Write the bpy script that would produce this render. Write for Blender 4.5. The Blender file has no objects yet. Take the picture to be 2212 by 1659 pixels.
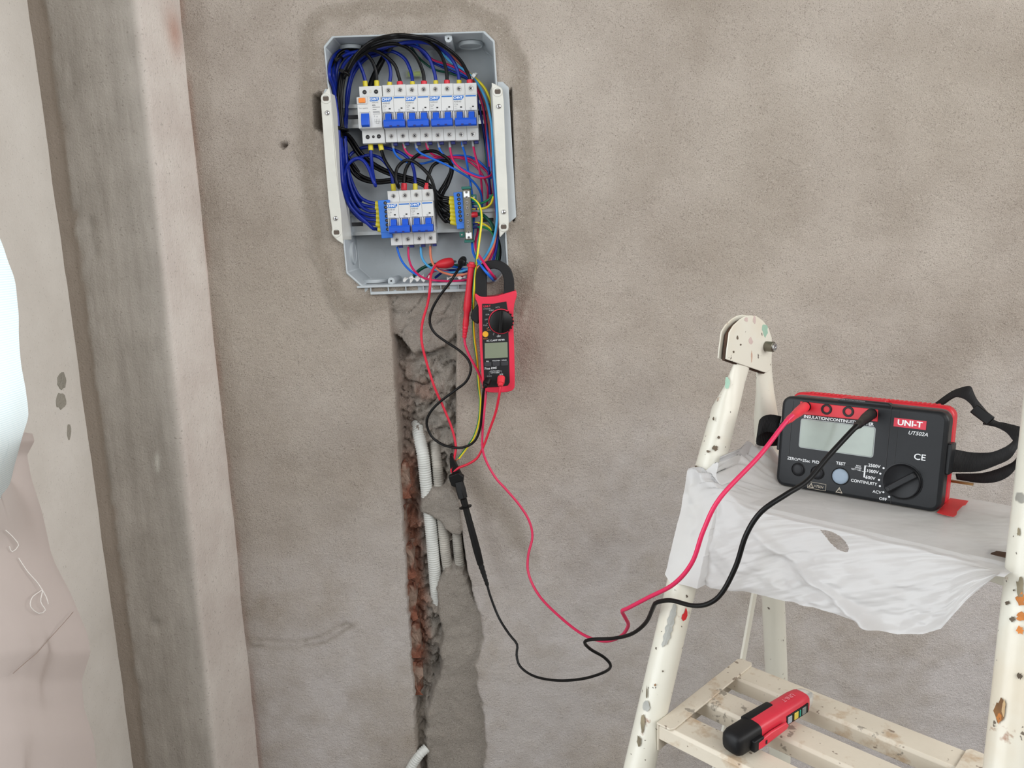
import bpy, bmesh, math, random
import numpy as np
from mathutils import Vector, Matrix

random.seed(7); rng = np.random.default_rng(7)
SC = bpy.context.scene
COL = SC.collection

# ------------------------------------------------------------------ camera
F = 1660.0                      # focal length in pixels of a 2212 x 1659 frame
PITCH, ROLL = math.radians(10.6), math.radians(1.9)
CAM = np.array([0.0, -1.19, 1.35])
FW = np.array([0, math.cos(PITCH), -math.sin(PITCH)])
U0 = np.array([0, math.sin(PITCH), math.cos(PITCH)])
X0 = np.array([1.0, 0, 0])
RT = math.cos(ROLL) * X0 - math.sin(ROLL) * U0
UP = math.cos(ROLL) * U0 + math.sin(ROLL) * X0
cd = bpy.data.cameras.new('camera'); cam = bpy.data.objects.new('camera', cd); COL.objects.link(cam)
cd.sensor_width = 36; cd.lens = 36 * F / 2212; cd.clip_start = 0.02
m = Matrix.Identity(4)
for i in range(3):
    m[i][0], m[i][1], m[i][2], m[i][3] = RT[i], UP[i], -FW[i], CAM[i]
cam.matrix_world = m
SC.camera = cam

# ------------------------------------------------------------------ world, daylight, exposure
SC.view_settings.view_transform = 'Standard'; SC.view_settings.look = 'None'
SC.view_settings.gamma = 1.0; SC.view_settings.use_curve_mapping = False
SC.view_settings.exposure = -0.68
wd = bpy.data.worlds.new('sky'); SC.world = wd; wd.use_nodes = True
bg = wd.node_tree.nodes['Background']; bg.inputs[0].default_value = (0.80, 0.90, 1.0, 1); bg.inputs[1].default_value = 1.6

def area(name, loc, target, sx, sy, power, col):
    l = bpy.data.lights.new(name, 'AREA'); l.shape = 'RECTANGLE'; l.size = sx; l.size_y = sy
    l.energy = power; l.color = col
    o = bpy.data.objects.new(name, l); COL.objects.link(o); o.location = loc
    o.rotation_euler = (Vector(target) - Vector(loc)).to_track_quat('-Z', 'Y').to_euler()
    return o
# daylight entering by the three windows of the room
area('daylight_rear_window', (0.95, -2.12, 2.08), (0.6, 0, 1.2), 1.7, 1.3, 40, (1.0, 0.99, 0.975))
area('daylight_right_window', (2.38, -1.15, 2.0), (0, -1.0, 1.1), 1.3, 1.3, 52, (1.0, 0.985, 0.965))
area('daylight_left_window', (-0.86, -1.02, 1.45), (0, -1.02, 1.30), 1.15, 1.6, 30, (0.95, 0.98, 1.0))

# ------------------------------------------------------------------ pixel -> place
def ray(u, v): return FW * F + RT * (u - 1106) - UP * (v - 829.5)
def P(u, v, Y=0.0):
    d = ray(u, v); return CAM + d * (Y - CAM[1]) / d[1]
def PZ(u, v, Z):
    d = ray(u, v); return CAM + d * (Z - CAM[2]) / d[2]
def PIX(X, Y, Z):
    d = np.stack([X - CAM[0], Y - CAM[1], Z - CAM[2]], -1); k = F / (d @ FW); return 1106 + (d @ RT) * k, 829.5 - (d @ UP) * k
def PN(u, v, p0, n):
    d = ray(u, v); return CAM + d * ((np.asarray(p0) - CAM) @ n) / (d @ n)

# ------------------------------------------------------------------ materials
def lin(c):
    return tuple(((x / 255) / 12.92 if x / 255 <= 0.04045 else ((x / 255 + 0.055) / 1.055) ** 2.4) for x in c)
MATS = {}
class NT:
    def __init__(s, name):
        s.m = bpy.data.materials.new(name); s.m.use_nodes = True; s.t = s.m.node_tree
        s.b = s.t.nodes['Principled BSDF']; s.out = s.t.nodes['Material Output']
        s.tc = None
    def n(s, typ, **kw):
        x = s.t.nodes.new(typ)
        for k, v in kw.items():
            if k.startswith('i_'):
                x.inputs[k[2:].replace('_', ' ')].default_value = v
            else: setattr(x, k, v)
        return x
    def l(s, a, b): s.t.links.new(a, b)
    def co(s):
        if not s.tc: s.tc = s.n('ShaderNodeTexCoord')
        return s.tc.outputs['Object']
    def noise(s, scale, detail=3, rough=0.55, vec=None):
        x = s.n('ShaderNodeTexNoise'); x.inputs['Scale'].default_value = scale; x.inputs['Detail'].default_value = detail
        x.inputs['Roughness'].default_value = rough; s.l(vec or s.co(), x.inputs['Vector']); return x.outputs['Fac']
    def ramp(s, fac, stops):
        x = s.n('ShaderNodeValToRGB'); e = x.color_ramp.elements
        while len(e) < len(stops): e.new(0.5)
        for el, (p, c) in zip(e, stops):
            el.position = p; el.color = (c, c, c, 1) if not isinstance(c, tuple) else (*c, 1)
        s.l(fac, x.inputs[0]); return x.outputs[0]
    def mix(s, fac, a, b, mode='MIX'):
        x = s.n('ShaderNodeMix', data_type='RGBA', blend_type=mode)
        for i, v in ((0, fac), (6, a), (7, b)):
            if hasattr(v, 'is_output') or hasattr(v, 'links'): s.l(v, x.inputs[i])
            elif i == 0: x.inputs[0].default_value = v
            else: x.inputs[i].default_value = (*v, 1)
        return x.outputs[2]
    def math(s, op, a, b=0.0):
        x = s.n('ShaderNodeMath', operation=op)
        for i, v in ((0, a), (1, b)):
            if hasattr(v, 'links'): s.l(v, x.inputs[i])
            else: x.inputs[i].default_value = v
        return x.outputs[0]
    def attr(s, name):
        x = s.n('ShaderNodeAttribute', attribute_name=name); return x.outputs['Fac']
    def bump(s, h, strength, dist):
        x = s.n('ShaderNodeBump'); x.inputs['Strength'].default_value = strength; x.inputs['Distance'].default_value = dist
        s.l(h, x.inputs['Height']); s.l(x.outputs[0], s.b.inputs['Normal'])
    def col(s, c):
        if hasattr(c, 'links'): s.l(c, s.b.inputs['Base Color'])
        else: s.b.inputs['Base Color'].default_value = (*c, 1)

def M(name, c=(200, 200, 200), rough=0.5, metal=0.0, grain=0.0, gscale=900, vary=0.06, spec=0.5, trans=0.0, alpha=1.0, coat=0.0):
    """simple procedural material: tinted base, slow tone variation, fine relief"""
    if name in MATS: return MATS[name]
    k = NT(name); base = lin(c)
    f = k.noise(38, 3)
    k.col(k.mix(k.ramp(f, [(0.35, 0.0), (0.65, 1.0)]), tuple(x * (1 - vary) for x in base), tuple(min(1, x * (1 + vary)) for x in base)))
    b = k.b.inputs
    b['Roughness'].default_value = rough; b['Metallic'].default_value = metal
    b['Specular IOR Level'].default_value = spec; b['Transmission Weight'].default_value = trans
    b['Alpha'].default_value = alpha; b['Coat Weight'].default_value = coat
    if grain > 0: k.bump(k.noise(gscale, 2), grain, 0.0006)
    MATS[name] = k.m; return k.m

# ------------------------------------------------------------------ mesh building
class MB:
    def __init__(s): s.v = []; s.f = []; s.mi = []
    def add(s, vs, fs, mi=0):
        o = len(s.v); s.v += [tuple(map(float, p)) for p in vs]
        s.f += [tuple(i + o for i in f) for f in fs]; s.mi += [mi] * len(fs); return s
    def box(s, x0, x1, y0, y1, z0, z1, mi=0):
        v = [(x, y, z) for x in (x0, x1) for y in (y0, y1) for z in (z0, z1)]
        return s.add(v, [(0, 1, 3, 2), (4, 6, 7, 5), (0, 4, 5, 1), (2, 3, 7, 6), (0, 2, 6, 4), (1, 5, 7, 3)], mi)
    def prism(s, poly, axis, a, b, mi=0):
        """polygon of 2-D points extruded along axis 'x','y' or 'z' from a to b"""
        area2 = sum(p[0] * q[1] - q[0] * p[1] for p, q in zip(poly, poly[1:] + poly[:1]))
        if area2 < 0: poly = poly[::-1]
        f = {'x': lambda p, t: (t, p[0], p[1]), 'y': lambda p, t: (p[0], t, p[1]), 'z': lambda p, t: (p[0], p[1], t)}[axis]
        n = len(poly); v = [f(p, a) for p in poly] + [f(p, b) for p in poly]
        fs = [tuple(range(n))[::-1], tuple(range(n, 2 * n))] + [(i, (i + 1) % n, n + (i + 1) % n, n + i) for i in range(n)]
        if (axis == 'y') != (b < a): fs = [f_[::-1] for f_ in fs]
        return s.add(v, fs, mi)
    def cyl(s, c, d, r, h, n=20, r2=None, mi=0):
        """cylinder / cone from c along unit d"""
        r2 = r if r2 is None else r2
        return s.lathe(c, d, [(0, r), (h, r2)], n, mi)
    def lathe(s, c, d, prof, n=20, mi=0, caps=True):
        d = Vector(d).normalized(); a = d.orthogonal().normalized(); b = d.cross(a); c = Vector(c)
        v = []; fs = []
        for t, r in prof:
            for i in range(n):
                w = 2 * math.pi * i / n; v.append(c + d * t + a * (r * math.cos(w)) + b * (r * math.sin(w)))
        for k in range(len(prof) - 1):
            for i in range(n):
                j = (i + 1) % n; fs.append((k * n + i, k * n + j, k * n + n + j, k * n + n + i))
        if caps: fs += [tuple(range(n))[::-1], tuple(range((len(prof) - 1) * n, len(prof) * n))]
        return s.add(v, fs, mi)
    def tube(s, pts, r, n=8, mi=0, mfun=None, flat=None):
        """tube along points; r number or list; flat=(a,b) gives an elliptical section"""
        pts = [Vector(p) for p in pts]; N = len(pts); rs = [r] * N if not hasattr(r, '__len__') else r
        tang = [(pts[min(i + 1, N - 1)] - pts[max(i - 1, 0)]).normalized() for i in range(N)]
        a = tang[0].orthogonal().normalized(); v = []; fs = []; mm = []
        for i in range(N):
            a = (a - tang[i] * a.dot(tang[i])).normalized(); b = tang[i].cross(a)
            for k in range(n):
                w = 2 * math.pi * k / n; v.append(pts[i] + (a * math.cos(w) + b * math.sin(w)) * rs[i])
        for i in range(N - 1):
            for k in range(n):
                j = (k + 1) % n; fs.append((i * n + k, i * n + j, i * n + n + j, i * n + n + k)); mm.append(mfun(k) if mfun else mi)
        fs += [tuple(range(n))[::-1], tuple(range((N - 1) * n, N * n))]; mm += [mi, mi]
        o = len(s.v); s.add(v, fs); s.mi[-len(fs):] = mm; return s
    def build(s, name, mats, parent=None, bevel=0.0, smooth=35, loc=None, seg=2, solid=0.0):
        mats = mats if isinstance(mats, (list, tuple)) else [mats]
        me = bpy.data.meshes.new(name); V = s.v
        if loc is not None: V = [(p[0] - loc[0], p[1] - loc[1], p[2] - loc[2]) for p in V]
        me.from_pydata(V, [], s.f)
        for x in mats: me.materials.append(x)
        if len(mats) > 1: me.polygons.foreach_set('material_index', s.mi)
        if smooth:
            me.shade_smooth(); me.set_sharp_from_angle(angle=math.radians(smooth))
        o = bpy.data.objects.new(name, me); COL.objects.link(o)
        if loc is not None: o.location = loc
        if parent is not None: o.parent = parent
        if solid: mo = o.modifiers.new('solid', 'SOLIDIFY'); mo.thickness = solid; mo.offset = 0
        if bevel:
            mo = o.modifiers.new('bevel', 'BEVEL'); mo.width = bevel; mo.segments = seg; mo.limit_method = 'ANGLE'; mo.angle_limit = math.radians(40)
            mo.harden_normals = False
        return o

def tag(o, label=None, cat=None, group=None, kind=None):
    if label: o['label'] = label
    if cat: o['category'] = cat
    if group: o['group'] = group
    if kind: o['kind'] = kind
    return o
def thing(name, label, cat, loc=(0, 0, 0), rot=None, group=None):
    o = bpy.data.objects.new(name, None); COL.objects.link(o); o.empty_display_size = 0.02
    if rot is not None:
        mm = Matrix.Identity(4)
        for i in range(3):
            for j in range(3): mm[i][j] = rot[j][i]
            mm[i][3] = loc[i]
        o.matrix_world = mm
    else: o.location = loc
    return tag(o, label, cat, group)
def spline(pts, step=0.004):
    """Catmull-Rom through 3-D points"""
    p = [np.array(q, float) for q in pts]; p = [2 * p[0] - p[1]] + p + [2 * p[-1] - p[-2]]; out = []
    for i in range(1, len(p) - 2):
        a, b, c, d = p[i - 1:i + 3]; n = max(2, int(np.linalg.norm(c - b) / step))
        for k in range(n):
            t = k / n
            out.append(0.5 * (2 * b + (c - a) * t + (2 * a - 5 * b + 4 * c - d) * t * t + (3 * b - a - 3 * c + d) * t ** 3))
    out.append(p[-2]); return out
TXT = {}
def text(s, pos, size, mat, parent, name='lettering', ex=(1, 0, 0), ez=(0, 0, 1), align='CENTER', bold=0.0, shear=0.0, sx=1.0):
    """printed lettering lying in the plane spanned by ex, ez (flat print)"""
    key = (s, align, bold, shear)
    if key not in TXT:
        c = bpy.data.curves.new('t', 'FONT'); c.body = s; c.size = 1; c.align_x = align; c.align_y = 'CENTER'
        c.offset = bold; c.shear = shear; c.resolution_u = 3
        o = bpy.data.objects.new('t', c); COL.objects.link(o); dg = bpy.context.evaluated_depsgraph_get()
        me = bpy.data.meshes.new_from_object(o.evaluated_get(dg))
        TXT[key] = ([tuple(v.co) for v in me.vertices], [tuple(p.vertices) for p in me.polygons])
        bpy.data.objects.remove(o); bpy.data.curves.remove(c); bpy.data.meshes.remove(me)
    V, Fc = TXT[key]; ex = Vector(ex); ez = Vector(ez); pos = Vector(pos)
    mb = MB(); mb.add([pos + ex * (v[0] * size * sx) + ez * (v[1] * size) for v in V], Fc)
    if isinstance(parent, MB): parent.add(mb.v, mb.f); return None
    return mb.build(name, mat, parent, smooth=0)

# ------------------------------------------------------------------ numpy noise
def vnoise(x, y, seed):
    xi = np.floor(x).astype(np.int64); yi = np.floor(y).astype(np.int64); fx = x - xi; fy = y - yi
    def h(a, b):
        n = (a * 374761393 + b * 668265263 + seed * 982451653) & 0xffffffff
        n = ((n ^ (n >> 13)) * 1274126177) & 0xffffffff
        return ((n ^ (n >> 16)) & 0xffff) / 65535.0
    sx = fx * fx * (3 - 2 * fx); sy = fy * fy * (3 - 2 * fy)
    return (h(xi, yi) * (1 - sx) + h(xi + 1, yi) * sx) * (1 - sy) + (h(xi, yi + 1) * (1 - sx) + h(xi + 1, yi + 1) * sx) * sy
def fbm(x, y, scale, oct=4, seed=1, gain=0.5):
    s = 0; a = 1; t = 0
    for k in range(oct):
        s = s + a * vnoise(x * scale, y * scale, seed + k); t += a; a *= gain; scale *= 2.03
    return s / t
def sdpoly(x, z, poly):
    """signed distance to polygon, negative inside"""
    d = np.full(x.shape, 1e9); ins = np.zeros(x.shape, bool); n = len(poly)
    for i in range(n):
        ax, az = poly[i]; bx, bz = poly[(i + 1) % n]; ex, ez = bx - ax, bz - az
        t = np.clip(((x - ax) * ex + (z - az) * ez) / (ex * ex + ez * ez + 1e-12), 0, 1)
        d = np.minimum(d, (x - ax - t * ex) ** 2 + (z - az - t * ez) ** 2)
        c = ((az > z) != (bz > z)) & (x < ex * (z - az) / (ez if abs(ez) > 1e-12 else 1e-12) + ax); ins ^= c
    d = np.sqrt(d); return np.where(ins, -d, d)
def sstep(a, b, x): t = np.clip((x - a) / (b - a), 0, 1); return t * t * (3 - 2 * t)
def wpoly(px, Y=0.0): return [(P(u, v, Y)[0], P(u, v, Y)[2]) for u, v in px]
def grid_mesh(name, X, Y, Z, mat, attrs=None, keep=None, parent=None, smooth=True):
    n, k = X.shape; co = np.stack([X, Y, Z], -1).reshape(-1, 3)
    idx = np.arange(n * k).reshape(n, k)
    q = np.stack([idx[:-1, :-1], idx[:-1, 1:], idx[1:, 1:], idx[1:, :-1]], -1)
    q = q[keep] if keep is not None else q.reshape(-1, 4)
    me = bpy.data.meshes.new(name); me.vertices.add(len(co)); me.vertices.foreach_set('co', co.ravel())
    me.loops.add(q.size); me.loops.foreach_set('vertex_index', q.ravel().astype(np.int32))
    me.polygons.add(len(q)); me.polygons.foreach_set('loop_start', np.arange(0, q.size, 4, dtype=np.int32))
    me.update(calc_edges=True); me.validate()
    for k_, a in (attrs or {}).items():
        at = me.attributes.new(k_, 'FLOAT', 'POINT'); at.data.foreach_set('value', a.ravel().astype(np.float32))
    if smooth: me.shade_smooth()
    me.materials.append(mat); o = bpy.data.objects.new(name, me); COL.objects.link(o)
    if parent is not None: o.parent = parent
    return o
# ================================================================== SETTING
def plaster_material():
    k = NT('rough_cement_plaster')
    sand = k.noise(620, 3, 0.7); grit = k.noise(210, 3, 0.65); blot = k.noise(5.5, 5, 0.6); big = k.noise(1.7, 3, 0.5)
    c = k.mix(k.ramp(blot, [(0.34, 0.0), (0.68, 1.0)]), lin((167, 156, 145)), lin((199, 189, 179)))
    pale = k.attr('pale'); c = k.mix(pale, c, lin((212, 206, 204)))
    c = k.mix(k.math('MULTIPLY', k.ramp(big, [(0.42, 0.0), (0.7, 1.0)]), 0.5), c, lin((178, 168, 154)))
    c = k.mix(k.attr('mortar'), c, k.mix(blot, lin((148, 141, 132)), lin((178, 171, 163))))
    c = k.mix(k.math('MULTIPLY', k.attr('wet_and_shade'), 0.8), c, k.mix(grit, lin((142, 132, 119)), lin((168, 158, 146))))
    c = k.mix(k.math('MULTIPLY', k.attr('brickdust'), 0.9), c, k.mix(grit, lin((120, 74, 56)), lin((178, 118, 92))))
    c = k.mix(k.math('MULTIPLY', k.math('MULTIPLY', k.ramp(k.noise(640, 2, 0.5), [(0.56, 0.0), (0.68, 1.0)]), 0.5), k.math('SUBTRACT', 1.0, k.math('MULTIPLY', pale, 0.6))), c, lin((104, 94, 84)))
    c = k.mix(k.math('MULTIPLY', k.ramp(k.noise(560, 2, 0.5), [(0.60, 0.0), (0.72, 1.0)]), 0.34), c, lin((225, 216, 206)))
    k.col(c); k.b.inputs['Roughness'].default_value = 0.95; k.b.inputs['Specular IOR Level'].default_value = 0.15
    h = k.math('ADD', k.math('MULTIPLY', sand, 0.6), k.math('ADD', k.math('MULTIPLY', grit, 0.7), k.math('MULTIPLY', k.noise(38, 4, 0.6), 1.0)))
    k.bump(h, 0.95, 0.0040)
    return k.m
PLASTER = plaster_material()

def smooth_plaster(name, c1, c2, bump=0.35, specks=True, streak=False):
    k = NT(name); a = k.noise(7, 5, 0.6)
    if streak:
        mp = k.n('ShaderNodeMapping'); mp.inputs['Scale'].default_value = (14, 14, 1.6); k.l(k.co(), mp.inputs[0])
        a = k.math('ADD', k.math('MULTIPLY', a, 0.5), k.math('MULTIPLY', k.noise(3, 4, 0.6, mp.outputs[0]), 0.5))
    c = k.mix(k.ramp(a, [(0.33, 0.0), (0.68, 1.0)]), lin(c1), lin(c2))
    if specks: c = k.mix(k.math('MULTIPLY', k.ramp(k.noise(420, 2), [(0.66, 0.0), (0.74, 1.0)]), 0.35), c, lin((120, 110, 100)))
    k.col(c); k.b.inputs['Roughness'].default_value = 0.9; k.b.inputs['Specular IOR Level'].default_value = 0.2
    k.bump(k.math('ADD', k.noise(330, 3, 0.6), k.math('MULTIPLY', k.noise(60, 4), 0.8)), bump, 0.0025)
    return k.m
SIDEPL = smooth_plaster('smooth_pale_plaster', (214, 208, 200), (227, 222, 215), .25)
GENERIC = smooth_plaster('room_plaster', (134, 128, 121), (154, 148, 141))
FLOORM = smooth_plaster('concrete_floor', (120, 116, 110), (142, 138, 132), 0.5)

# ---- the wall with the panel: a modelled surface with the chase hacked into it
BOXL, BOXR, BOXB, BOXT = -0.2568, -0.0090, 1.2871, 1.6480
def shx(x, z): return x + 0.028 * (1.6475 - z)          # the box sits slightly out of square

xs = np.concatenate([np.arange(-0.4605, -0.30, 0.0035), np.arange(-0.30, 0.06, 0.0021), np.arange(0.06, 0.95, 0.0042), np.linspace(0.955, 2.3, 12)])
zs = np.concatenate([np.linspace(0, 0.38, 6)[:-1], np.arange(0.38, 1.76, 0.0030), np.linspace(1.77, 2.9, 8)])
GX, GZ = np.meshgrid(xs, zs)
n1 = fbm(GX, GZ, 9, 4, 11) - 0.5; n2 = fbm(GX, GZ, 45, 4, 31) - 0.5; n3 = fbm(GX, GZ, 160, 3, 51) - 0.5
H = n1 * 0.008 + n2 * 0.0016
CHASE = wpoly([(838, 636), (1000, 628), (986, 700), (984, 960), (1000, 1170), (1010, 1240), (1036, 1330), (1050, 1380), (1028, 1440), (1036, 1500), (1052, 1560), (1046, 1659), (1065, 1820), (905, 1820), (905, 1640), (893, 1480), (880, 1260), (867, 1050), (849, 740)])
TOPM = wpoly([(830, 620), (1010, 620), (990, 720), (960, 752), (925, 772), (885, 765), (858, 735), (846, 722)])
LUMP = wpoly([(903, 1080), (930, 1058), (975, 1052), (1003, 1080), (1003, 1160), (985, 1165), (965, 1148), (935, 1128), (898, 1118)])
LOWM = wpoly([(938, 1275), (958, 1232), (1004, 1232), (1042, 1330), (1056, 1380), (1036, 1440), (1042, 1500), (1060, 1560), (1055, 1659), (1070, 1820), (918, 1820), (915, 1600), (925, 1520), (938, 1480), (948, 1440), (946, 1330)])
WET = wpoly([(650, 60), (700, 20), (800, 6), (1000, 4), (1100, 36), (1142, 120), (1150, 300), (1152, 480), (1166, 560), (1152, 640), (1128, 690), (1060, 700), (860, 652), (800, 665), (752, 706), (705, 660), (672, 560), (656, 430), (642, 300), (655, 180)])
rag = n2 * 0.010 + n3 * 0.004
# straight-cut long sides, ragged ends
sd = sdpoly(GX, GZ, CHASE) + np.where(GZ < 0.80, rag, rag * 0.25)
inside = sstep(0.0015, -0.0025, sd)
n4 = np.abs(fbm(GX, GZ, 28, 4, 61) - 0.5)
deep = 0.034 + n2 * 0.040 + n3 * 0.018 + n1 * 0.02 + 0.010 * sstep(0.05, 0.0, n4)
top = sstep(0.002, -0.003, sdpoly(GX, GZ, TOPM) + rag * 0.7)
deep = deep * (1 - top) + (0.010 + n1 * 0.012 + n2 * 0.010 + n3 * .003 + 0.004 * sstep(0.012, 0.0, np.abs(fbm(GX, GZ, 16, 2, 71) - .5)) + 0.004 * sstep(1.27, 1.20, GZ)) * top
lump = sstep(0.002, -0.007, sdpoly(GX, GZ, LUMP) + rag * 0.8)
deep = deep * (1 - lump) + (0.005 + n2 * 0.010) * lump
low = sstep(0.002, -0.006, sdpoly(GX, GZ, LOWM) + rag * 0.9)
deep = deep * (1 - low) + (0.007 + n2 * 0.006 + n1 * 0.006) * low
right_fill = sstep(-0.128, -0.095, GX) * sstep(1.20, 1.14, GZ) * sstep(0.84, 0.90, GZ)
deep = deep - right_fill * 0.010
H = H * (1 - inside) + deep * inside
wetsd = sdpoly(GX, GZ, WET) + n1 * 0.03 + n2 * 0.010 + n3 * 0.004
wet_and_shade = sstep(0.003, -0.004, wetsd)
ring = np.exp(-((wetsd + 0.014) / 0.012) ** 2)
H = H - wet_and_shade * (1 - inside) * (0.0022 + n2 * 0.004) - 0.0015 * np.exp(-(wetsd / 0.004) ** 2)
# fist-sized pits left of and beside the box where the render did not close
for poly, dep in (([(678, 205), (694, 200), (708, 290), (692, 282), (680, 275)], 0.03), ([(1092, 205), (1106, 190), (1112, 480), (1100, 470)], 0.018)):
    s_ = sstep(0.001, -0.002, sdpoly(GX, GZ, wpoly(poly)) + rag * 0.1); H = H * (1 - s_) + dep * s_
# wall-plug hole, chips, old repair ridge
hx, _, hz = P(613, 313); s_ = sstep(0.0048, 0.0036, np.hypot(GX - hx, GZ - hz)); H = H * (1 - s_) + 0.02 * s_
for (u, v, r_, dd) in ((1120, 888, 0.007, 0.002), (1190, 800, 0.012, 0.0018), (655, 803, 0.005, 0.002), (1290, 480, 0.01, 0.001), (1215, 545, 0.006, 0.0015)):
    cx, _, cz = P(u, v); H = H + dd * np.exp(-(((GX - cx) ** 2 + (GZ - cz) ** 2) / r_ ** 2)) * (0.6 + n2 * 2)
ridge = sdpoly(GX, GZ, wpoly([(535, 1378), (640, 1388), (700, 1372), (745, 1345), (765, 1352), (700, 1392), (640, 1400), (545, 1398)])) + rag
rdg = np.exp(-(ridge / 0.004) ** 2) * np.clip(.6 + n2 * 2, 0, 1); H = H + 0.0016 * rdg
mortar = inside * np.clip(0.75 + n2 * 1.2 + low * 0.4 + lump * 0.4, 0, 1)
shade_and_smear = sstep(0.02, -0.01, sdpoly(GX, GZ, wpoly([(1000, 970), (1022, 985), (1045, 1040), (1090, 1090), (1128, 1145), (1150, 1205), (1128, 1195), (1085, 1120), (1050, 1085), (1020, 1060)])) + rag * 1.2) * 0.75  # soft shadow of the red lead, painted as a darker band in the plaster
dust = inside * sstep(-0.150, -0.172, GX + n2 * 0.02) * (0.25 + 0.75 * sstep(1.03, 0.98, GZ)) * sstep(1.24, 1.12, GZ) * sstep(0.60, 0.66, GZ)
dust = np.maximum(dust, 0.42 * sstep(-0.449, -0.459, GX) * np.clip(0.6 + 3 * (fbm(GX, GZ, 14, 3, 77) - 0.5), 0, 1))
dust = np.maximum(dust, inside * 0.8 * sstep(0.03, 0.0, np.hypot(GX + 0.14, GZ - 1.115) + n2 * 0.03) * 0.6)
pale = np.clip(0.95 * sstep(1.18, 0.60, GZ + n1 * 0.5 - 0.10 * sstep(0.0, 0.2, GX)) * (0.72 + n1 * 1.6 + n2 * .8), 0, 1) * (1 - inside)
bt = np.zeros_like(GX)
bl, br = shx(BOXL, GZ) - 0.0005, shx(BOXR, GZ) + 0.0005
def bpt(x, z): return (shx(x, z), z)
def oct_(ins, cl=1.0):
    l, r, b, t = BOXL + ins, BOXR - ins, BOXB + ins, BOXT - ins
    a, c = 0.0135 * cl, 0.021 * cl
    return [bpt(*q) for q in ((l + c, b), (r - c, b), (r, b + c), (r, t - a), (r - a, t), (l + a, t), (l, t - a), (l, b + c))]
inb = sdpoly(GX, GZ, oct_(0.0)) < -0.0005
cxq = 0.25 * (inb[:-1, :-1].astype(int) + inb[1:, :-1] + inb[:-1, 1:] + inb[1:, 1:])
wb = grid_mesh('wall_back', GX, H, GZ, PLASTER, dict(mortar=np.clip(mortar + shade_and_smear * .3, 0, 1), wet_and_shade=np.clip(wet_and_shade * (1 - inside) * (0.36 + 0.75 * ring * (0.5 + fbm(GX, GZ, 12, 2, 17)) + n2) + shade_and_smear + rdg * .8, 0, 1), brickdust=dust, pale=pale), keep=cxq < 1)  # these colour masks also carry the lead's painted shadow
tag(wb, 'grey-beige rough cement plaster wall with a chase cut below the panel', kind='structure')

MB().box(-0.81, 2.5, 0.095, 0.25, 0, 2.9).build('wall_back_masonry', GENERIC, None, smooth=0)['kind'] = 'structure'
bpy.data.objects['wall_back_masonry']['label'] = 'masonry behind the plaster'
# bricks showing on the left flank of the chase
def brick_mat():
    k = NT('broken_red_brick'); a = k.noise(60, 4, 0.65)
    c = k.mix(k.ramp(a, [(0.3, 0.0), (0.7, 1.0)]), lin((116, 70, 54)), lin((160, 104, 82)))
    c = k.mix(k.math('MULTIPLY', k.ramp(k.noise(30, 3), [(0.44, 0.0), (0.58, 1.0)]), 0.7), c, lin((158, 144, 130)))
    k.col(c); k.b.inputs['Roughness'].default_value = 0.95; k.bump(k.noise(170, 4, 0.7), 0.9, 0.006); return k.m
BRICK = brick_mat()
def brick_mesh(seed, w, h, d):
    n = 7; mb = MB()
    bm = bmesh.new(); bmesh.ops.create_cube(bm, size=1); bmesh.ops.subdivide_edges(bm, edges=bm.edges[:], cuts=5, use_grid_fill=True)
    r_ = random.Random(seed)
    for v in bm.verts:
        v.co.x *= w; v.co.y *= d; v.co.z *= h
        k = Vector((r_.uniform(-1, 1), r_.uniform(-1, 1), r_.uniform(-1, 1))) * 0.0018
        if v.co.x > 0: v.co.x += r_.uniform(-0.006, 0.003); v.co.z += r_.uniform(-.002, .002)
        if v.co.y < 0: v.co.y += r_.uniform(-0.002, 0.004)
        v.co += k
    me = bpy.data.meshes.new('brick'); bm.to_mesh(me); bm.free(); me.materials.append(BRICK); return me
bmes = [brick_mesh(i, 0.030, 0.060, 0.05) for i in range(4)]
for i, v in enumerate((845, 945, 1032, 1120, 1205, 1290, 1375, 1455)):
    p = P(866 + (v - 830) * 0.058, v, 0.03)
    o = bpy.data.objects.new('brick', bmes[i % 4]); COL.objects.link(o); o.parent = wb
    dx = (-0.013, -0.012, 0.006, -0.002, 0.006, 0.004, 0.012, 0.008)[i]
    o.location = (-0.194 + dx, 0.036, p[2]); o.rotation_euler = (0.03 * (i % 3 - 1), 0.05 * (i % 2), 0.12 * (i % 3 - 1))

# corrugated conduits lying in the chase
def conduit(pts, r, mat, name='corrugated_conduit'):
    sp = spline(pts, 0.00095); rs = [r * (1.0 if (i // 2) % 2 else 0.90) for i in range(len(sp))]
    return MB().tube(sp, rs, 14).build(name, mat, None, smooth=60, loc=pts[0])
CONDW = M('white_conduit_plastic', (214, 216, 212), 0.5); CONDG = M('dusty_conduit_plastic', (176, 172, 164), 0.8, grain=0.6, gscale=300, vary=0.2)
tag(conduit([P(900, 905, .070), P(905, 940, .036), P(914, 985, .021), P(921, 1050, .021), P(930, 1130, .022), P(936, 1200, .020), P(941, 1262, .024), P(945, 1300, .034)], 0.0105, CONDW), 'white corrugated conduit in the wall chase, the left and cleaner one', 'conduit', 'conduits in the wall chase')
tag(conduit([P(935, 930, .070), P(940, 970, .036), P(945, 1010, .024), P(950, 1070, .024), P(957, 1140, .021), P(963, 1200, .022), P(972, 1250, .028)], 0.0090, CONDG), 'mortar-smeared grey corrugated conduit in the chase, right of the white one', 'conduit', 'conduits in the wall chase')
tag(conduit([P(985, 1110, .030), P(988, 1170, .024), P(995, 1240, .028)], 0.0085, CONDG), 'short mortar-covered grey conduit along the right edge of the chase', 'conduit', 'conduits in the wall chase')
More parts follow.
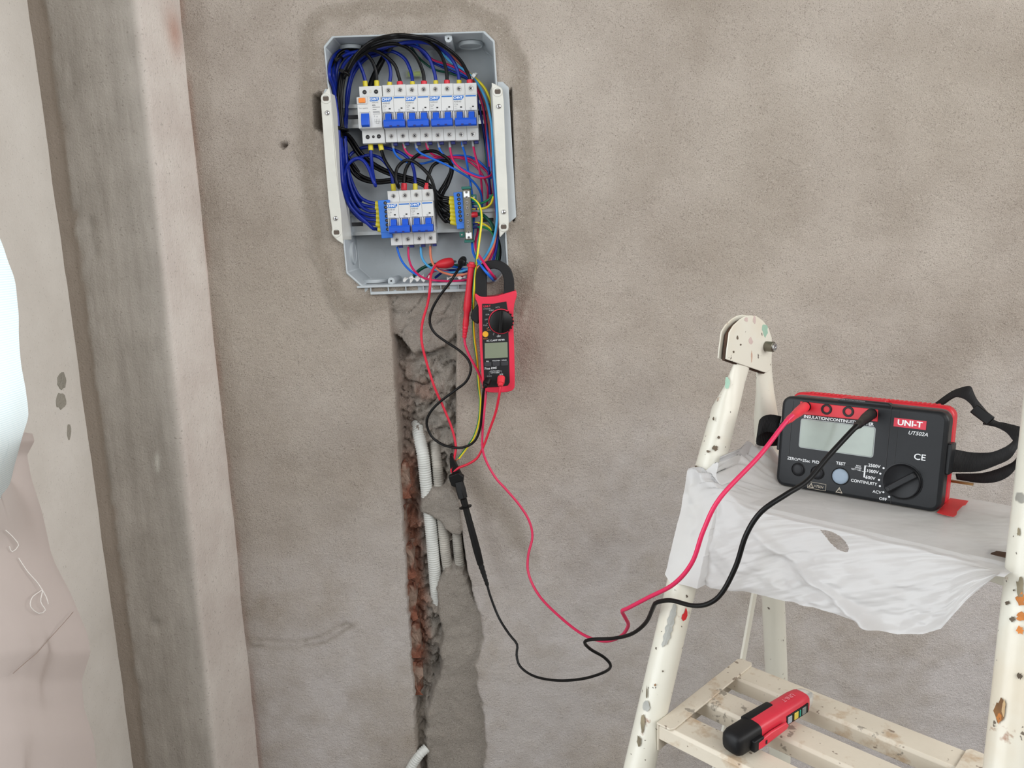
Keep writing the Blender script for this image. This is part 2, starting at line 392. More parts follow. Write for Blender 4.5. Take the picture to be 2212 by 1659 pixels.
tag(conduit([P(922, 1615, .006), P(905, 1632, -.002), P(885, 1665, -.006), P(870, 1720, -.004)], 0.0085, CONDW), 'white conduit stub poking out of the mortar at the foot of the chase', 'conduit')

# ---- pier in the corner (rounded arris, skimmed return)
prof = [(-0.612, -0.120)]
prof += [(x, -0.120) for x in np.linspace(-0.606, -0.492, 26)]
for a in np.linspace(0, 1, 7): prof.append((-0.486 + 0.0175 * math.sin(a * 1.45), -0.120 + 0.0165 * (1 - math.cos(a * 1.45))))
prof += [(-0.4682 + 0.0085 * t, -0.103 + 0.105 * t) for t in np.linspace(0.08, 1, 14)]
prof = np.array(prof); zz = np.concatenate([np.linspace(0, .4, 5), np.arange(0.405, 1.80, 0.006), np.linspace(1.81, 2.9, 6)])
sx_ = np.concatenate([[0], np.cumsum(np.hypot(*np.diff(prof, axis=0).T))]); SX, SZ = np.meshgrid(sx_, zz)
PX = np.tile(prof[:, 0], (len(zz), 1)); PY = np.tile(prof[:, 1], (len(zz), 1))
w1 = fbm(SX, SZ, 14, 4, 91) - 0.5; w2 = fbm(SX * 3, SZ, 40, 3, 95) - 0.5
front = sstep(0.150, 0.132, SX); lean = 0.012 * (1.68 - SZ) / 1.1
edge = np.exp(-((SX - 0.026 - w2 * 0.012 - 0.004 * w1) / 0.0035) ** 2)
strip = sstep(0.030, 0.022, SX + w2 * 0.014)
PY = PY + (w1 * 0.005 + w2 * 0.0014 + strip * 0.004 - edge * 0.002) * front
PX = PX - lean * sstep(0.10, 0.14, SX) * sstep(0.27, 0.16, SX)
def sz_of(u, v, Y): return P(u, v, Y)[2]
crk = np.exp(-((SX - 0.272 - 0.004 * np.sin(SZ * 160)) / 0.0022) ** 2) * sstep(0.022, 0.012, np.abs(SZ - sz_of(484, 1035, -.01)))
PX = PX - 0.010 * crk
kn_ = np.exp(-(((SX - 0.062) / 0.010) ** 2 + ((SZ - sz_of(292, 1345, -.12)) / 0.013) ** 2)); PY = PY + 0.004 * kn_ * (w2 * 8 + .6)
smr = np.exp(-((SX - 0.098 + 0.030 * (sz_of(350, 985, -.12) - SZ) * 3) / 0.0035) ** 2) * sstep(0.022, 0.0, np.abs(SZ - sz_of(347, 1000, -.12)))
cav = np.exp(-((SX - 0.045 + 8 * (SZ - sz_of(210, 540, -.12)) ** 2 - .3 * (SZ - sz_of(210, 540, -.12))) / 0.006) ** 2) * sstep(0.045, 0.02, np.abs(SZ - sz_of(205, 520, -.12))); PY = PY + 0.0035 * cav * (0.6 + w2 * 5)
def pier_mat():
    k = NT('pier_render'); mp = k.n('ShaderNodeMapping'); mp.inputs['Scale'].default_value = (40, 40, 4); k.l(k.co(), mp.inputs[0])
    st = k.noise(1.6, 5, 0.65, mp.outputs[0]); a = k.noise(11, 5, 0.6)
    g = k.mix(k.ramp(k.math('ADD', k.math('MULTIPLY', st, .5), k.math('MULTIPLY', a, .5)), [(0.36, 0.0), (0.66, 1.0)]), lin((148, 142, 134)), lin((175, 169, 161)))
    g = k.mix(k.math('MULTIPLY', k.attr('strip'), 0.75), g, lin((146, 134, 122)))
    r_ = k.mix(k.ramp(a, [(0.35, 0.0), (0.7, 1.0)]), lin((212, 202, 195)), lin((228, 221, 214)))
    r_ = k.mix(k.math('MULTIPLY', k.attr('stain'), 0.85), r_, k.mix(k.noise(80, 3), lin((158, 98, 78)), lin((206, 160, 140))))
    c = k.mix(k.attr('front'), r_, g); c = k.mix(k.math('MULTIPLY', k.attr('shade_and_smear'), .6), c, lin((214, 212, 204)))
    c = k.mix(k.math('MULTIPLY', k.ramp(k.noise(300, 2), [(0.64, 0.0), (0.71, 1.0)]), 0.4), c, lin((100, 92, 84)))
    k.col(c); k.b.inputs['Roughness'].default_value = 0.95; k.b.inputs['Specular IOR Level'].default_value = 0.15
    h = k.math('ADD', k.noise(350, 3, .7), k.math('ADD', k.math('MULTIPLY', k.noise(60, 4, .6), 1.0), k.math('MULTIPLY', st, 0.9)))
    k.bump(h, 0.55, 0.0030); return k.m
stain = np.clip(sstep(0.255, 0.285, SX + 0.05 * (fbm(SX, SZ, 7, 3, 33) - 0.5)) * (2.2 * (fbm(SX, SZ, 6, 4, 5) - 0.52)) * 2, 0, 1)
sv = P(350, 62, -.06); stain = np.maximum(stain, 0.75 * np.exp(-(((SX - 0.232) / 0.022) ** 2 + ((SZ - 1.655) / 0.030) ** 2)))
pier = grid_mesh('wall_pier', PX, PY, SZ, pier_mat(), dict(front=front, strip=strip, stain=stain, shade_and_smear=smr))
tag(pier, 'grey rendered corner pier with a pale skimmed right side', kind='structure')

# ---- left wall with a window opening, remaining walls, floor and ceiling
def wall_with_hole(name, axis, c, a0, a1, z0, z1, h0, h1, hz0, hz1, mat, t=0.2):
    """axis 'x': wall at X=c running along Y; thickness goes outward (sign of t)"""
    mb = MB()
    for (p0, p1, q0, q1) in ((a0, h0, z0, z1), (h1, a1, z0, z1), (h0, h1, z0, hz0), (h0, h1, hz1, z1)):
        if axis == 'x': mb.box(min(c, c + t), max(c, c + t), p0, p1, q0, q1)
        else: mb.box(p0, p1, min(c, c + t), max(c, c + t), q0, q1)
    return mb.build(name, mat, None, smooth=0)
tag(wall_with_hole('wall_left', 'x', -0.611, -3.0, -0.1, 0, 2.9, -1.70, -0.42, 0.55, 2.25, SIDEPL, -0.2), 'smooth pale plaster side wall beside the curtain', kind='structure')
tag(wall_with_hole('wall_right', 'x', 2.3, -3.0, 0.1, 0, 2.9, -1.85, -0.45, 1.2, 2.7, GENERIC, 0.2), 'plastered right wall with a window', kind='structure')
tag(wall_with_hole('wall_front', 'y', -2.0, -0.9, 2.5, 0, 2.9, 0.1, 1.8, 1.4, 2.75, GENERIC, -0.2), 'plastered wall behind the viewer with a window', kind='structure')
tag(MB().box(-0.9, 2.5, -3.1, 0.15, -0.12, 0.0).build('floor', FLOORM, None, smooth=0), 'bare concrete floor', kind='structure')
tag(MB().box(-0.9, 2.5, -3.1, 0.15, 2.9, 3.02).build('ceiling', GENERIC, None, smooth=0), 'plain plastered ceiling', kind='structure')
# flaked spots where the pale skim of the left wall has come off (shallow patches of bare cement)
CEM = smooth_plaster('bare_cement', (150, 146, 136), (170, 165, 154), 0.8)
for (u, v, a, b) in ((133, 823, 10, 19), (131, 866, 11, 17), (149, 933, 4, 17)):
    mb = MB(); pts = []
    n = np.array([1.0, 0, 0]); p0 = (-0.6106, 0, 0)
    for i in range(16):
        w = 2 * math.pi * i / 16; r_ = 1 + random.uniform(-.14, .14)
        q = PN(u + a * r_ * math.cos(w), v + b * r_ * math.sin(w), p0, n); pts.append((q[1], q[2]))
    mb.prism(pts, 'x', -0.6125, -0.6100)
    mb.build('bare_patch', CEM, bpy.data.objects['wall_left'], smooth=0)
WHITEP = M('white_window_paint', (225, 226, 224), 0.4)
def window(n, axis, c, h0, h1, z0, z1, t):
    w = bpy.data.objects.new('window_%d' % n, None); COL.objects.link(w); tag(w, ('white window in the left wall behind the curtain', 'white window in the right wall', 'white window in the wall behind the viewer')[n - 1], kind='structure')
    mid = (h0 + h1) / 2; b = 0.045
    mb = MB()
    def bx(p0, p1, q0, q1):
        if axis == 'x': mb.box(c - t, c + t, p0, p1, q0, q1)
        else: mb.box(p0, p1, c - t, c + t, q0, q1)
    for r_ in ((h0, h0 + b, z0, z1), (h1 - b, h1, z0, z1), (h0 + b, h1 - b, z0, z0 + b), (h0 + b, h1 - b, z1 - b, z1), (mid - b / 2, mid + b / 2, z0 + b, z1 - b)): bx(*r_)
    mb.build('window_frame', WHITEP, w, bevel=0.003)
window(1, 'x', -0.74, -1.70, -0.42, 0.55, 2.25, 0.03)
window(2, 'x', 2.43, -1.85, -0.45, 1.2, 2.7, 0.03)
window(3, 'y', -2.15, 0.1, 1.8, 1.4, 2.75, 0.03)
# ================================================================== DISTRIBUTION BOX
BOXM = M('pale_grey_box_plastic', (179, 186, 190), 0.42, grain=0.12, vary=0.03)
RAILM = M('cream_rail_plastic', (208, 208, 200), 0.38, grain=0.05, vary=0.03)
ZINC = M('zinc_rail', (196, 202, 206), 0.32, 0.85)
STEEL = M('screw_steel', (205, 206, 208), 0.25, 1.0); DARK = M('dark_slot', (24, 24, 28), 0.6)
box = thing('distribution_box', 'open pale grey plastic electrical box full of wires, set into the wall', 'electrical box', (shx(BOXL / 2 + BOXR / 2, BOXB), 0, BOXB))
def inbox(mb, name, mat, bevel=0.0, parent=None, **kw):
    p = parent or box; L0 = np.array(box.location)
    return mb.build(name, mat, p, bevel=bevel, **{**kw}) if False else _rel(mb, L0).build(name, mat, p, bevel=bevel, **kw)
def _rel(mb, L0):
    mb.v = [(a[0] - L0[0], a[1] - L0[1], a[2] - L0[2]) for a in mb.v]; return mb
mb = MB(); rings = [(oct_(0.0), -0.006), (oct_(0.0024), -0.006), (oct_(0.0045), 0.079), (oct_(0.0), 0.083)]
vs = [(x, y, z) for ring_, y in rings for x, z in ring_]; n = 8; fs = []
for k in range(2):
    fs += [(k * n + i, k * n + (i + 1) % n, k * n + n + (i + 1) % n, k * n + n + i) for i in range(n)]
fs += [(i, 3 * n + i, 3 * n + (i + 1) % n, (i + 1) % n) for i in range(n)]
fs += [tuple(range(2 * n, 3 * n)), tuple(range(3 * n, 4 * n))[::-1]]
inbox(mb.add(vs, fs), 'box_shell', BOXM, bevel=0.0012, smooth=25)
# knock-outs and screw bosses inside
def knock(u0, u1, v, Y, side):
    a, b = P(u0, v, Y), P(u1, v, Y); cx = (a[0] + b[0]) / 2; r_ = abs(b[0] - a[0]) / 2; mb = MB()
    zt = BOXT - 0.004 if side == 't' else BOXB + 0.004
    d = -1 if side == 't' else 1
    return mb.lathe((cx, Y, zt), (0, 0, d), [(0, r_), (0.0045, r_ * 0.98), (0.0052, r_ * 0.92), (0.0036, r_ * 0.88)], 28)
for a in ((990, 1043, 92, .045, 't'), (732, 786, 98, .045, 't'), (775, 838, 606, .045, 'b')): inbox(knock(*a), 'knockout', BOXM, smooth=40)
q = P(754, 547, 0.042); inbox(MB().lathe((shx(BOXL + 0.003, q[2]), 0.040, q[2]), (1, 0, 0), [(0, .018), (.0035, .0176), (.0042, .0165), (.003, .0158)], 28), 'knockout', BOXM)
for (u, v, dz) in ((968.5, 83, 1), (845, 607, -1)):
    q = P(u, v, 0.0); z1 = BOXT - 0.003 if dz > 0 else BOXB + 0.003
    mb = MB().cyl((q[0], 0.0005, q[2]), (0, 1, 0), 0.0053, 0.0780, 18); mb.box(q[0] - .0052, q[0] + .0052, 0.0012, 0.0782, min(q[2], z1), max(q[2], z1))
    o = inbox(mb, 'screw_boss', BOXM); MBh = MB().cyl((q[0], 0.0001, q[2]), (0, 1, 0), 0.0014, 0.001, 12)
    inbox(MBh, 'boss_hole', DARK)
q = P(1056, 107, 0.078); inbox(MB().lathe((q[0], .0785, q[2]), (0, -1, 0), [(0, .0075), (.0012, .0072), (.0012, .006)], 24), 'moulded_disc', BOXM)
q = P(815, 553, 0.078); inbox(MB().lathe((q[0], .0795, q[2]), (0, -1, 0), [(0, .014), (.0008, .0137), (.0008, .012)], 28), 'moulded_disc', BOXM)
# slotted lower flange
zA, zB = P(900, 614, -.006)[2], P(900, 633, -.006)[2]; xa, xb = P(801, 632, -.006)[0], P(1028, 628, -.006)[0]
mb = MB().box(xa - .02, xb, -0.010, -0.002, zA - 0.0028, zA + .0005).box(xa, xb, -0.010, -0.002, zB, zB + 0.0042)
for t in np.linspace(0, 1, 7): mb.box(xa + (xb - xa) * t - 0.0012 + .001, xa + (xb - xa) * t + .0012, -.009, -.002, zB, zA)
mb.box(xa - .01, xb, -0.0025, -0.0015, zB, zA); inbox(mb, 'lower_flange', BOXM, bevel=0.0005)
# outer side flanges
for xx, s_ in ((BOXL, -1), (BOXR, 1)):
    z0, z1 = 1.372, 1.578 if s_ > 0 else 1.5765; w_ = 0.0085 if s_ < 0 else 0.0165
    pl = [bpt(xx, z0), bpt(xx + s_ * w_, z0 + .012), bpt(xx + s_ * w_, z1 - .008), bpt(xx + s_ * w_ * .5, z1), bpt(xx, z1)]
    inbox(MB().prism(pl, 'y', -0.0045, 0.002), 'side_flange', BOXM, bevel=0.0008)
# white side rails with slotted end tabs
def rail(front, back_side, tabs, screws, name='side_rail'):
    Yf = -0.014; poly = wpoly(front, Yf); mb = MB().prism(poly, 'y', Yf, Yf + 0.004)
    r_ = inbox(mb, name, RAILM, bevel=0.0011)
    a, b = [P(u, v, Yf) for u, v in back_side]
    s_ = 1 if back_side[0][0] < 900 else -1
    fl = MB(); w_ = 0.0022
    q_ = [(a[0], Yf + .002, a[2]), (b[0], Yf + .002, b[2]), (b[0] + s_ * .004, 0.034, b[2]), (a[0] + s_ * .004, 0.034, a[2])]
    q2 = [(x - s_ * w_, y, z) for x, y, z in q_]
    fl.add(q_ + q2, [(0, 1, 2, 3), (7, 6, 5, 4), (0, 4, 5, 1), (1, 5, 6, 2), (2, 6, 7, 3), (3, 7, 4, 0)]); inbox(fl, 'rail_flange', RAILM, bevel=0.0006)
    for (u, v) in tabs:
        q = P(u, v, Yf); inbox(MB().lathe((q[0], Yf - .0008, q[2]), (0, 1, 0), [(0.0008, .0074), (0, .0068), (0, .0046), (.0012, .0042)], 24, caps=False), 'slot_ring', RAILM)
        inbox(MB().box(q[0] - .0040, q[0] + .0040, Yf - .0005, Yf + .001, q[2] - .0031, q[2] + .0031), 'slot', M('slot_shadow_brown', (92, 82, 74), 0.9))
    for (u, v) in screws:
        q = P(u, v, Yf); s = inbox(MB().lathe((q[0], Yf - .0002, q[2]), (0, -1, 0), [(0, .0036), (.0012, .0033), (.0019, .0022), (.0022, .0006)], 20), 'rail_screw', STEEL, smooth=60)
        inbox(MB().box(q[0] - .0016, q[0] + .0016, Yf - .0026, Yf - .0015, q[2] - .0003, q[2] + .0003).box(q[0] - .0003, q[0] + .0003, Yf - .0026, Yf - .0015, q[2] - .0016, q[2] + .0016), 'screw_slot', DARK)
rail([(693, 222), (703, 360), (710, 443), (719, 510), (728, 519), (742, 528), (740, 515), (736, 456), (724, 354), (717, 256), (713, 201), (711, 187), (702, 199), (694, 205)], [(713.5, 200), (740.5, 518)], [(704, 213), (727, 502)], [(707, 244), (725, 472)])
rail([(1062, 178), (1074, 184), (1085, 191), (1088, 218), (1093, 350), (1095, 380), (1099, 480), (1098, 497), (1089, 503), (1080, 513), (1078, 473), (1074, 420), (1071, 350), (1065.6, 246)], [(1063, 182), (1079.5, 510)], [(1075, 198), (1088, 490)], [(1077.5, 230), (1088, 458)])
# DIN rails
def din(v, u0, u1, name='mounting_rail'):
    zc = P(930, v, .052)[2]; x0, x1 = P(u0, v, .05)[0], P(u1, v, .05)[0]
    pr = [(.060, -.0175), (.050, -.0175), (.050, -.0125), (.0575, -.0125), (.0575, .0125), (.050, .0125), (.050, .0175), (.060, .0175), (.060, .0168), (.0512, .0168), (.0512, .0133), (.0588, .0133), (.0588, -.0133), (.0512, -.0133), (.0512, -.0168), (.060, -.0168)]
    pr = [(.050, -.0175), (.0512, -.0175), (.0512, -.0133), (.0588, -.0133), (.0588, .0133), (.0512, .0133), (.0512, .0175), (.050, .0175), (.050, .0121), (.0576, .0121), (.0576, -.0121), (.050, -.0121)]
    mb = MB().prism([(y, z + zc) for y, z in pr], 'x', x0, x1); o = inbox(mb, name, ZINC)
    for xx in (x0 + .012, x1 - .012): inbox(MB().box(xx - .009, xx + .009, .0568, .0577, zc - .003, zc + .003), 'rail_slot', M('rail_slot_dark', (86, 86, 88), .7), bevel=.0004)
    for xx in (x0 + .008, x1 - .008): inbox(MB().box(xx - .006, xx + .006, .0588, .079, zc - .008, zc + .008), 'rail_support', BOXM)
din(246, 742, 1062); din(479, 753, 1070)
# bubble level glued to the back plate
lv = thing('bubble_level', 'tiny green bubble level vial on the back of the box', 'level', P(894, 167, .07))
q = P(894, 158.5, .066) - P(894, 167, .07)
MB().box(q[0] - .0125, q[0] + .0125, q[1] - .001, q[1] + .012, q[2] - .0055, q[2] + .0055).build('vial_block', M('clear_vial_plastic', (206, 214, 190), .12, alpha=.35), lv, bevel=.0008)
MB().cyl((q[0] - .0095, q[1] + .004, q[2]), (1, 0, 0), .0036, .019, 16).build('vial', M('level_green', (170, 196, 40), .15), lv)

# ================================================================== BREAKERS
BRK = M('breaker_white_plastic', (209, 210, 209), 0.45, grain=0.08, vary=0.015)
BRKS = M('breaker_warm_grey_plastic', (204, 202, 196), 0.55, grain=0.1, vary=0.015)
BLUET = M('toggle_blue_plastic', (24, 84, 200), 0.38, vary=.03); BLUED = M('toggle_notch_navy', (16, 30, 110), 0.5)
PBLUE = M('print_blue', (22, 106, 190), 0.5, vary=0); PWHITE = M('print_white', (240, 242, 243), 0.5, vary=0); PGREY = M('print_grey', (112, 114, 118), 0.6, vary=0)
PBLACK = M('print_black', (28, 28, 30), 0.5, vary=0); ORANGE = M('test_button_orange', (240, 138, 52), 0.4)
def screw_mesh():
    mb = MB().lathe((0, 0, 0), (0, -1, 0), [(0, .0042), (.0004, .0042), (.0005, .0035), (-.0006, .0033)], 22, mi=0, caps=False)
    mb.lathe((0, .0003, 0), (0, -1, 0), [(0, .0033), (.0005, .003), (.0006, .0005)], 18, mi=1)
    for w in (0.5, 0.5 + math.pi / 2):
        c, s_ = math.cos(w) * .0024, math.sin(w) * .0024; nx, nz = -s_ * .2, c * .2
        mb.add([(c + nx, -.0005, s_ + nz), (c - nx, -.0005, s_ - nz), (-c - nx, -.0005, -s_ - nz), (-c + nx, -.0005, -s_ + nz)], [(0, 1, 2, 3)], 2)
    o = mb.build('terminal_screw', [BRKS, STEEL, DARK], None, smooth=40); me = o.data; bpy.data.objects.remove(o); return me
SCREW = screw_mesh()
def put_screw(par, x, y, z, w):
    o = bpy.data.objects.new('terminal_screw', SCREW); COL.objects.link(o); o.parent = par; o.location = (x, y, z); o.rotation_euler = (0, w, 0)
def two_pole(loc, label, rating, group, rotz=0.0):
    t = thing('circuit_breaker', label, 'circuit breaker', loc, group=group); t.rotation_euler = (0, rotz, 0)
    w_ = 0.0177; r_ = random.Random(label)
    for k in (0, 1):
        xc = (k - .5) * w_; x0, x1 = xc - w_ / 2 + .00012, xc + w_ / 2 - .00012
        mb = MB().prism([(0, .004), (-.041, .004), (-.041, 0), (-.044, .0008), (-.044, .0178), (-.0550, .0198), (-.0555, .021), (-.0555, .041), (-.060, .0415), (-.060, .0632), (-.0585, .0645), (-.046, .0655), (-.044, .067), (-.044, .083), (0, .083)], 'x', x0, x1)
        for xr in (x0, x1 - .0012): mb.box(xr, xr + .0012, -.0598, -.054, .0205, .0413)
        for xr in (xc - .0062, xc + .0050): mb.box(xr, xr + .0012, -.0592, -.054, .0300, .0413)
        mb.build('pole_housing', BRK, t, bevel=.0004, smooth=30)
        for z in (.0752, .0092): put_screw(t, xc, -.0441, z, r_.uniform(0, 3))
        MB().box(xc + .0016, xc + .0076, -.037, -.029, -.0038, .0035).build('release_clip', BLUED, t, bevel=.0003)
        MB().box(xc + .0012, xc + .0040, -.0603, -.0598, .0454 + .0003 * k, .0472 + .0003 * k).build('indicator_window', DARK, t)
    mb = MB()
    for xc in (-w_ / 2, w_ / 2):
        mb.prism([(-.0535, .027), (-.0645, .027), (-.0655, .031), (-.0615, .0395), (-.0535, .0402)], 'x', xc - .0043, xc + .0043)
    mb.prism([(-.0540, .0195), (-.0660, .0185), (-.0685, .0200), (-.0690, .0270), (-.0670, .0300), (-.0540, .0300)], 'x', -.0158, .0158)
    h = mb.build('toggle_handle', BLUET, t, bevel=.0006)
    for xx in (-.0052, .0058): MB().box(xx - .0017, xx + .0017, -.0695, -.067, .0196, .0215).build('notch', BLUED, h)
    y = -.0602; xl = -w_ + .0006
    MB().prism([(xl, .0566), (xl + .0120, .0566), (xl + .0152, .0598), (xl + .0152, .0626), (xl, .0626)], 'y', y - .0001, y + .0005).build('brand_label', PBLUE, t, smooth=0)
    text('CHNT', (xl + .0068, y - .0002, .0596), .0049, PWHITE, t, bold=.022, sx=.98)
    MB().box(.0010, w_ - .0012, y - .0001, y + .0005, .0608, .0626).build('blue_stripe', PBLUE, t, smooth=0)
    pm = MB()
    text('NXB-63', (xl + .0008, y, .0541), .0032, None, pm, align='LEFT'); text(rating, (xl + .0008, y, .0502), .0032, None, pm, align='LEFT')
    for z, l_ in ((.0478, .0036), (.0450, .0042), (.0415 + .001, .0100), (.0408 - .0002, .0060)): pm.box(xl + .0008, xl + .0008 + l_, y, y + .0002, z - .0002, z + .0002)
    text('33', (w_ / 2 - .001, y, .0440 - .0008), .0052, None, pm, sx=.55)
    pm.build('printed_marks', PGREY, t, smooth=0)
    return t
ROWZ = 1.5425 - 0.0415
names4 = ['white two-pole breaker right beside the orange-button breaker, upper row', 'second white two-pole breaker from the orange-button one, upper row', 'third white two-pole breaker from the orange-button one, upper row', 'white two-pole breaker at the right end of the upper row']
for i in range(4):
    two_pole((-0.1795 + 0.0354 * (i + .5), 0.070, ROWZ + 0.0006 - 0.0003 * i), names4[i], 'C16', 'two-pole breakers on the upper rail', -0.004)
LZ = P(885, 470, .012)[2] - 0.0415
for i, nm in enumerate(('white two-pole breaker on the lower rail beside the left blue terminal block', 'white two-pole breaker on the lower rail facing the black wires, the right one')):
    two_pole((-0.1808 + 0.0354 * (i + .5), 0.070, LZ + .0006 * i), nm, ('C16', 'C20')[i], 'two-pole breakers on the lower rail', -0.012)
# residual-current breaker with the orange test button
rc = thing('circuit_breaker', 'white breaker with orange test button and single blue toggle', 'circuit breaker', (-0.1975, 0.070, ROWZ - .0006)); rc.rotation_euler = (0, -.004, 0)
MB().prism([(0, .004), (-.043, .0), (-.046, .001), (-.046, .0190), (-.046, .066), (-.046, .083), (0, .083)], 'x', -.0166, .0172).build('lower_housing', BRK, rc, bevel=.0006)
MB().prism([(-.040, .0195), (-.061, .0205), (-.062, .0215), (-.062, .0640), (-.061, .0655), (-.040, .0655)], 'x', -.0182, .0172).build('front_housing', BRK, rc, bevel=.0008)
MB().prism([(-.060, .0545), (-.0640, .0550), (-.0640, .0645), (-.060, .065)], 'x', -.0182, -.0026).build('button_surround', BRK, rc, bevel=.0006)
MB().box(-.0150, -.0052, -.0665, -.060, .0562, .0632).build('test_button', ORANGE, rc, bevel=.0009)
MB().prism([(-.060, .0235), (-.0645, .022), (-.0690, .0245), (-.0680, .033), (-.0640, .0415), (-.060, .042)], 'x', -.0130, -.0012).build('toggle_handle', BLUET, rc, bevel=.0008)
mb = MB(); mb.box(-.0142, -.0130, -.0635, -.060, .0215, .0440).box(-.0012, 0, -.0635, -.060, .0215, .0440).box(-.0142, 0, -.0635, -.060, .0428, .0440); mb.build('toggle_frame', BRK, rc, bevel=.0003)
for x, z, r_ in ((-.0085, .0747, .0031), (.0088, .0747, .0031), (-.0085, .0100, .0031), (.0002, .0102, .0020), (.0085, .0104, .0031)):
    s_ = MB().lathe((x, -.0462, z), (0, -1, 0), [(0, r_), (.0003, r_), (.0004, r_ * .8), (-.0002, r_ * .75)], 20).build('terminal_hole', DARK, rc)
    MB().box(x - r_ * .5, x + r_ * .5, -.0466, -.0462, z - .0004, z + .0004).build('screw_slot', M('dull_screw', (120, 116, 112), .4, .8), s_)
MB().lathe((.0002, -.0460, .0755), (0, -1, 0), [(0, .0022), (.0003, .002)], 16).build('blank_dot', BRKS, rc)
y = -.0622
MB().prism([(.0012, .0585), (.0122, .0585), (.0145, .0608), (.0145, .0640), (.0012, .0640)], 'y', y - .0001, y + .0005).build('brand_label', PBLUE, rc, smooth=0)
text('CHNT', (.0074, y - .0003, .0613), .0045, PWHITE, rc, bold=.022, sx=.98)
pm = MB(); text('NXL-63', (.0040, y, .0565), .0029, None, pm, align='LEFT'); text('40A', (.0040, y, .0528), .0030, None, pm, align='LEFT', bold=.02); text('Test regularly', (-.0160, y, .0492), .0024, None, pm, align='LEFT')
for z, l_ in ((.0500, .0110), (.0468, .0055), (.0440, .0100), (.0423, .0105), (.0402, .0108)): pm.box(.0045, .0045 + l_, y, y + .0002, z - .0003, z + .0003)
for k in range(4): pm.box(.0065 + .0024 * k, .0068 + .0024 * k, y, y + .0002, .0265, .0335)
pm.box(.0060, .0150, y, y + .0002, .0295, .0298); pm.box(.0085, .0125, y, y + .0002, .0262, .0265)
text('1', (.0064, y, .0372), .0032, None, pm, bold=.02); text('10', (.0098, y, .0365), .0026, None, pm)
pm.build('printed_marks', PGREY, rc, smooth=0)

# ================================================================== TERMINAL BLOCKS
def axis_frame(top, bot, Y):
    a, b = P(*bot, Y), P(*top, Y); ez = (b - a); L_ = np.linalg.norm(ez); ez /= L_; ex = np.array([ez[2], 0, -ez[0]]); return a, [ex, np.array([0, 1.0, 0]), ez], L_
TBLUE = M('terminal_blue_plastic', (44, 112, 206), 0.5, grain=.06)
def blue_block(top, bot, Y, w_, label, holes, hx_):
    a, R_, L_ = axis_frame(top, bot, Y); t = thing('terminal_block', label, 'terminal block', a, R_, 'blue seven-way terminal blocks')
    MB().box(-w_ / 2, w_ / 2, 0, .030, 0, L_).build('block_body', TBLUE, t, bevel=.0008)
    MB().box(-w_ / 2 + .0004, w_ / 2 - .0004, .0004, .03, -.0085, .0005).build('end_foot', TBLUE, t, bevel=.0006)
    for k in range(7):
        z = L_ * (0.075 + 0.135 * k + .02)
        h_ = MB().lathe((hx_, -.0003, z), (0, 1, 0), [(0, .0026), (.0, .0023), (.003, .0022)], 16).build('screw_hole', DARK, t)
        MB().cyl((hx_ + .0002, -.0001, z), (0, -1, 0), .0011, .0004, 10).build('sunk_screw', M('dull_screw'), h_)
    return t
blue_block((828.5, 432), (835, 502), .020, .0180, 'blue terminal block on the left, fed by dark blue wires', 7, .0022)
blue_block((989, 415), (995, 482), .012, .0138, 'blue terminal block on the right, fed by black wires', 7, .0004)
# earth bar
a, R_, L_ = axis_frame((1007, 403), (1013.5, 524), .008)
eb = thing('earth_bar', 'green-ended earth terminal bar with grey clear cover', 'terminal bar', a, R_)
GREENP = M('dark_green_plastic', (22, 98, 88), .45); BRASS = M('tarnished_bar', (150, 140, 124), .35, .7)
MB().box(-.0065, .0065, .004, .022, 0, L_).build('base', GREENP, eb, bevel=.0006)
for z0, z1 in ((0, .0038), (L_ - .0038, L_)): MB().box(-.0072, .0072, -.0028, .02, z0, z1).build('end_cap', GREENP, eb, bevel=.0006)
MB().box(-.0045, .0045, .0005, .006, .004, L_ - .004).build('metal_bar', BRASS, eb, bevel=.0004)
MB().box(-.0062, .0062, -.0012, .004, .0045, L_ - .0045).build('clear_cover', M('grey_clear_cover', (140, 140, 132), .15, alpha=.38), eb, bevel=.0006)
for s_, z in ((-1, .0125), (1, L_ - .016)):
    e = MB().box(min(s_ * .006, s_ * .0145), max(s_ * .006, s_ * .0145), .004, .010, z - .0042, z + .0042).build('fixing_ear', GREENP, eb, bevel=.0008)
    MB().cyl((s_ * .0108, .0042, z), (0, -1, 0), .0014, .0006, 12).build('ear_screw', STEEL, e)
for yv in (265, 350, 435, 520, 630, 745, 830, 915, 1005):
    z = L_ * (1 - (yv - 175) / (1090 - 175)); e = MB().cyl((0, -.0013, z), (0, -1, 0), .0021, .0008, 14).build('bar_screw', STEEL, eb)
    MB().box(-.0015, .0015, -.0024, -.002, z - .0003, z + .0003).box(-.0003, .0003, -.0024, -.002, z - .0015, z + .0015).build('screw_slot', DARK, e)
for z in (L_ - .0115, .0105): MB().box(-.0045, .0045, -.0016, -.001, z - .0045, z + .0045).build('white_tab', PWHITE, eb)
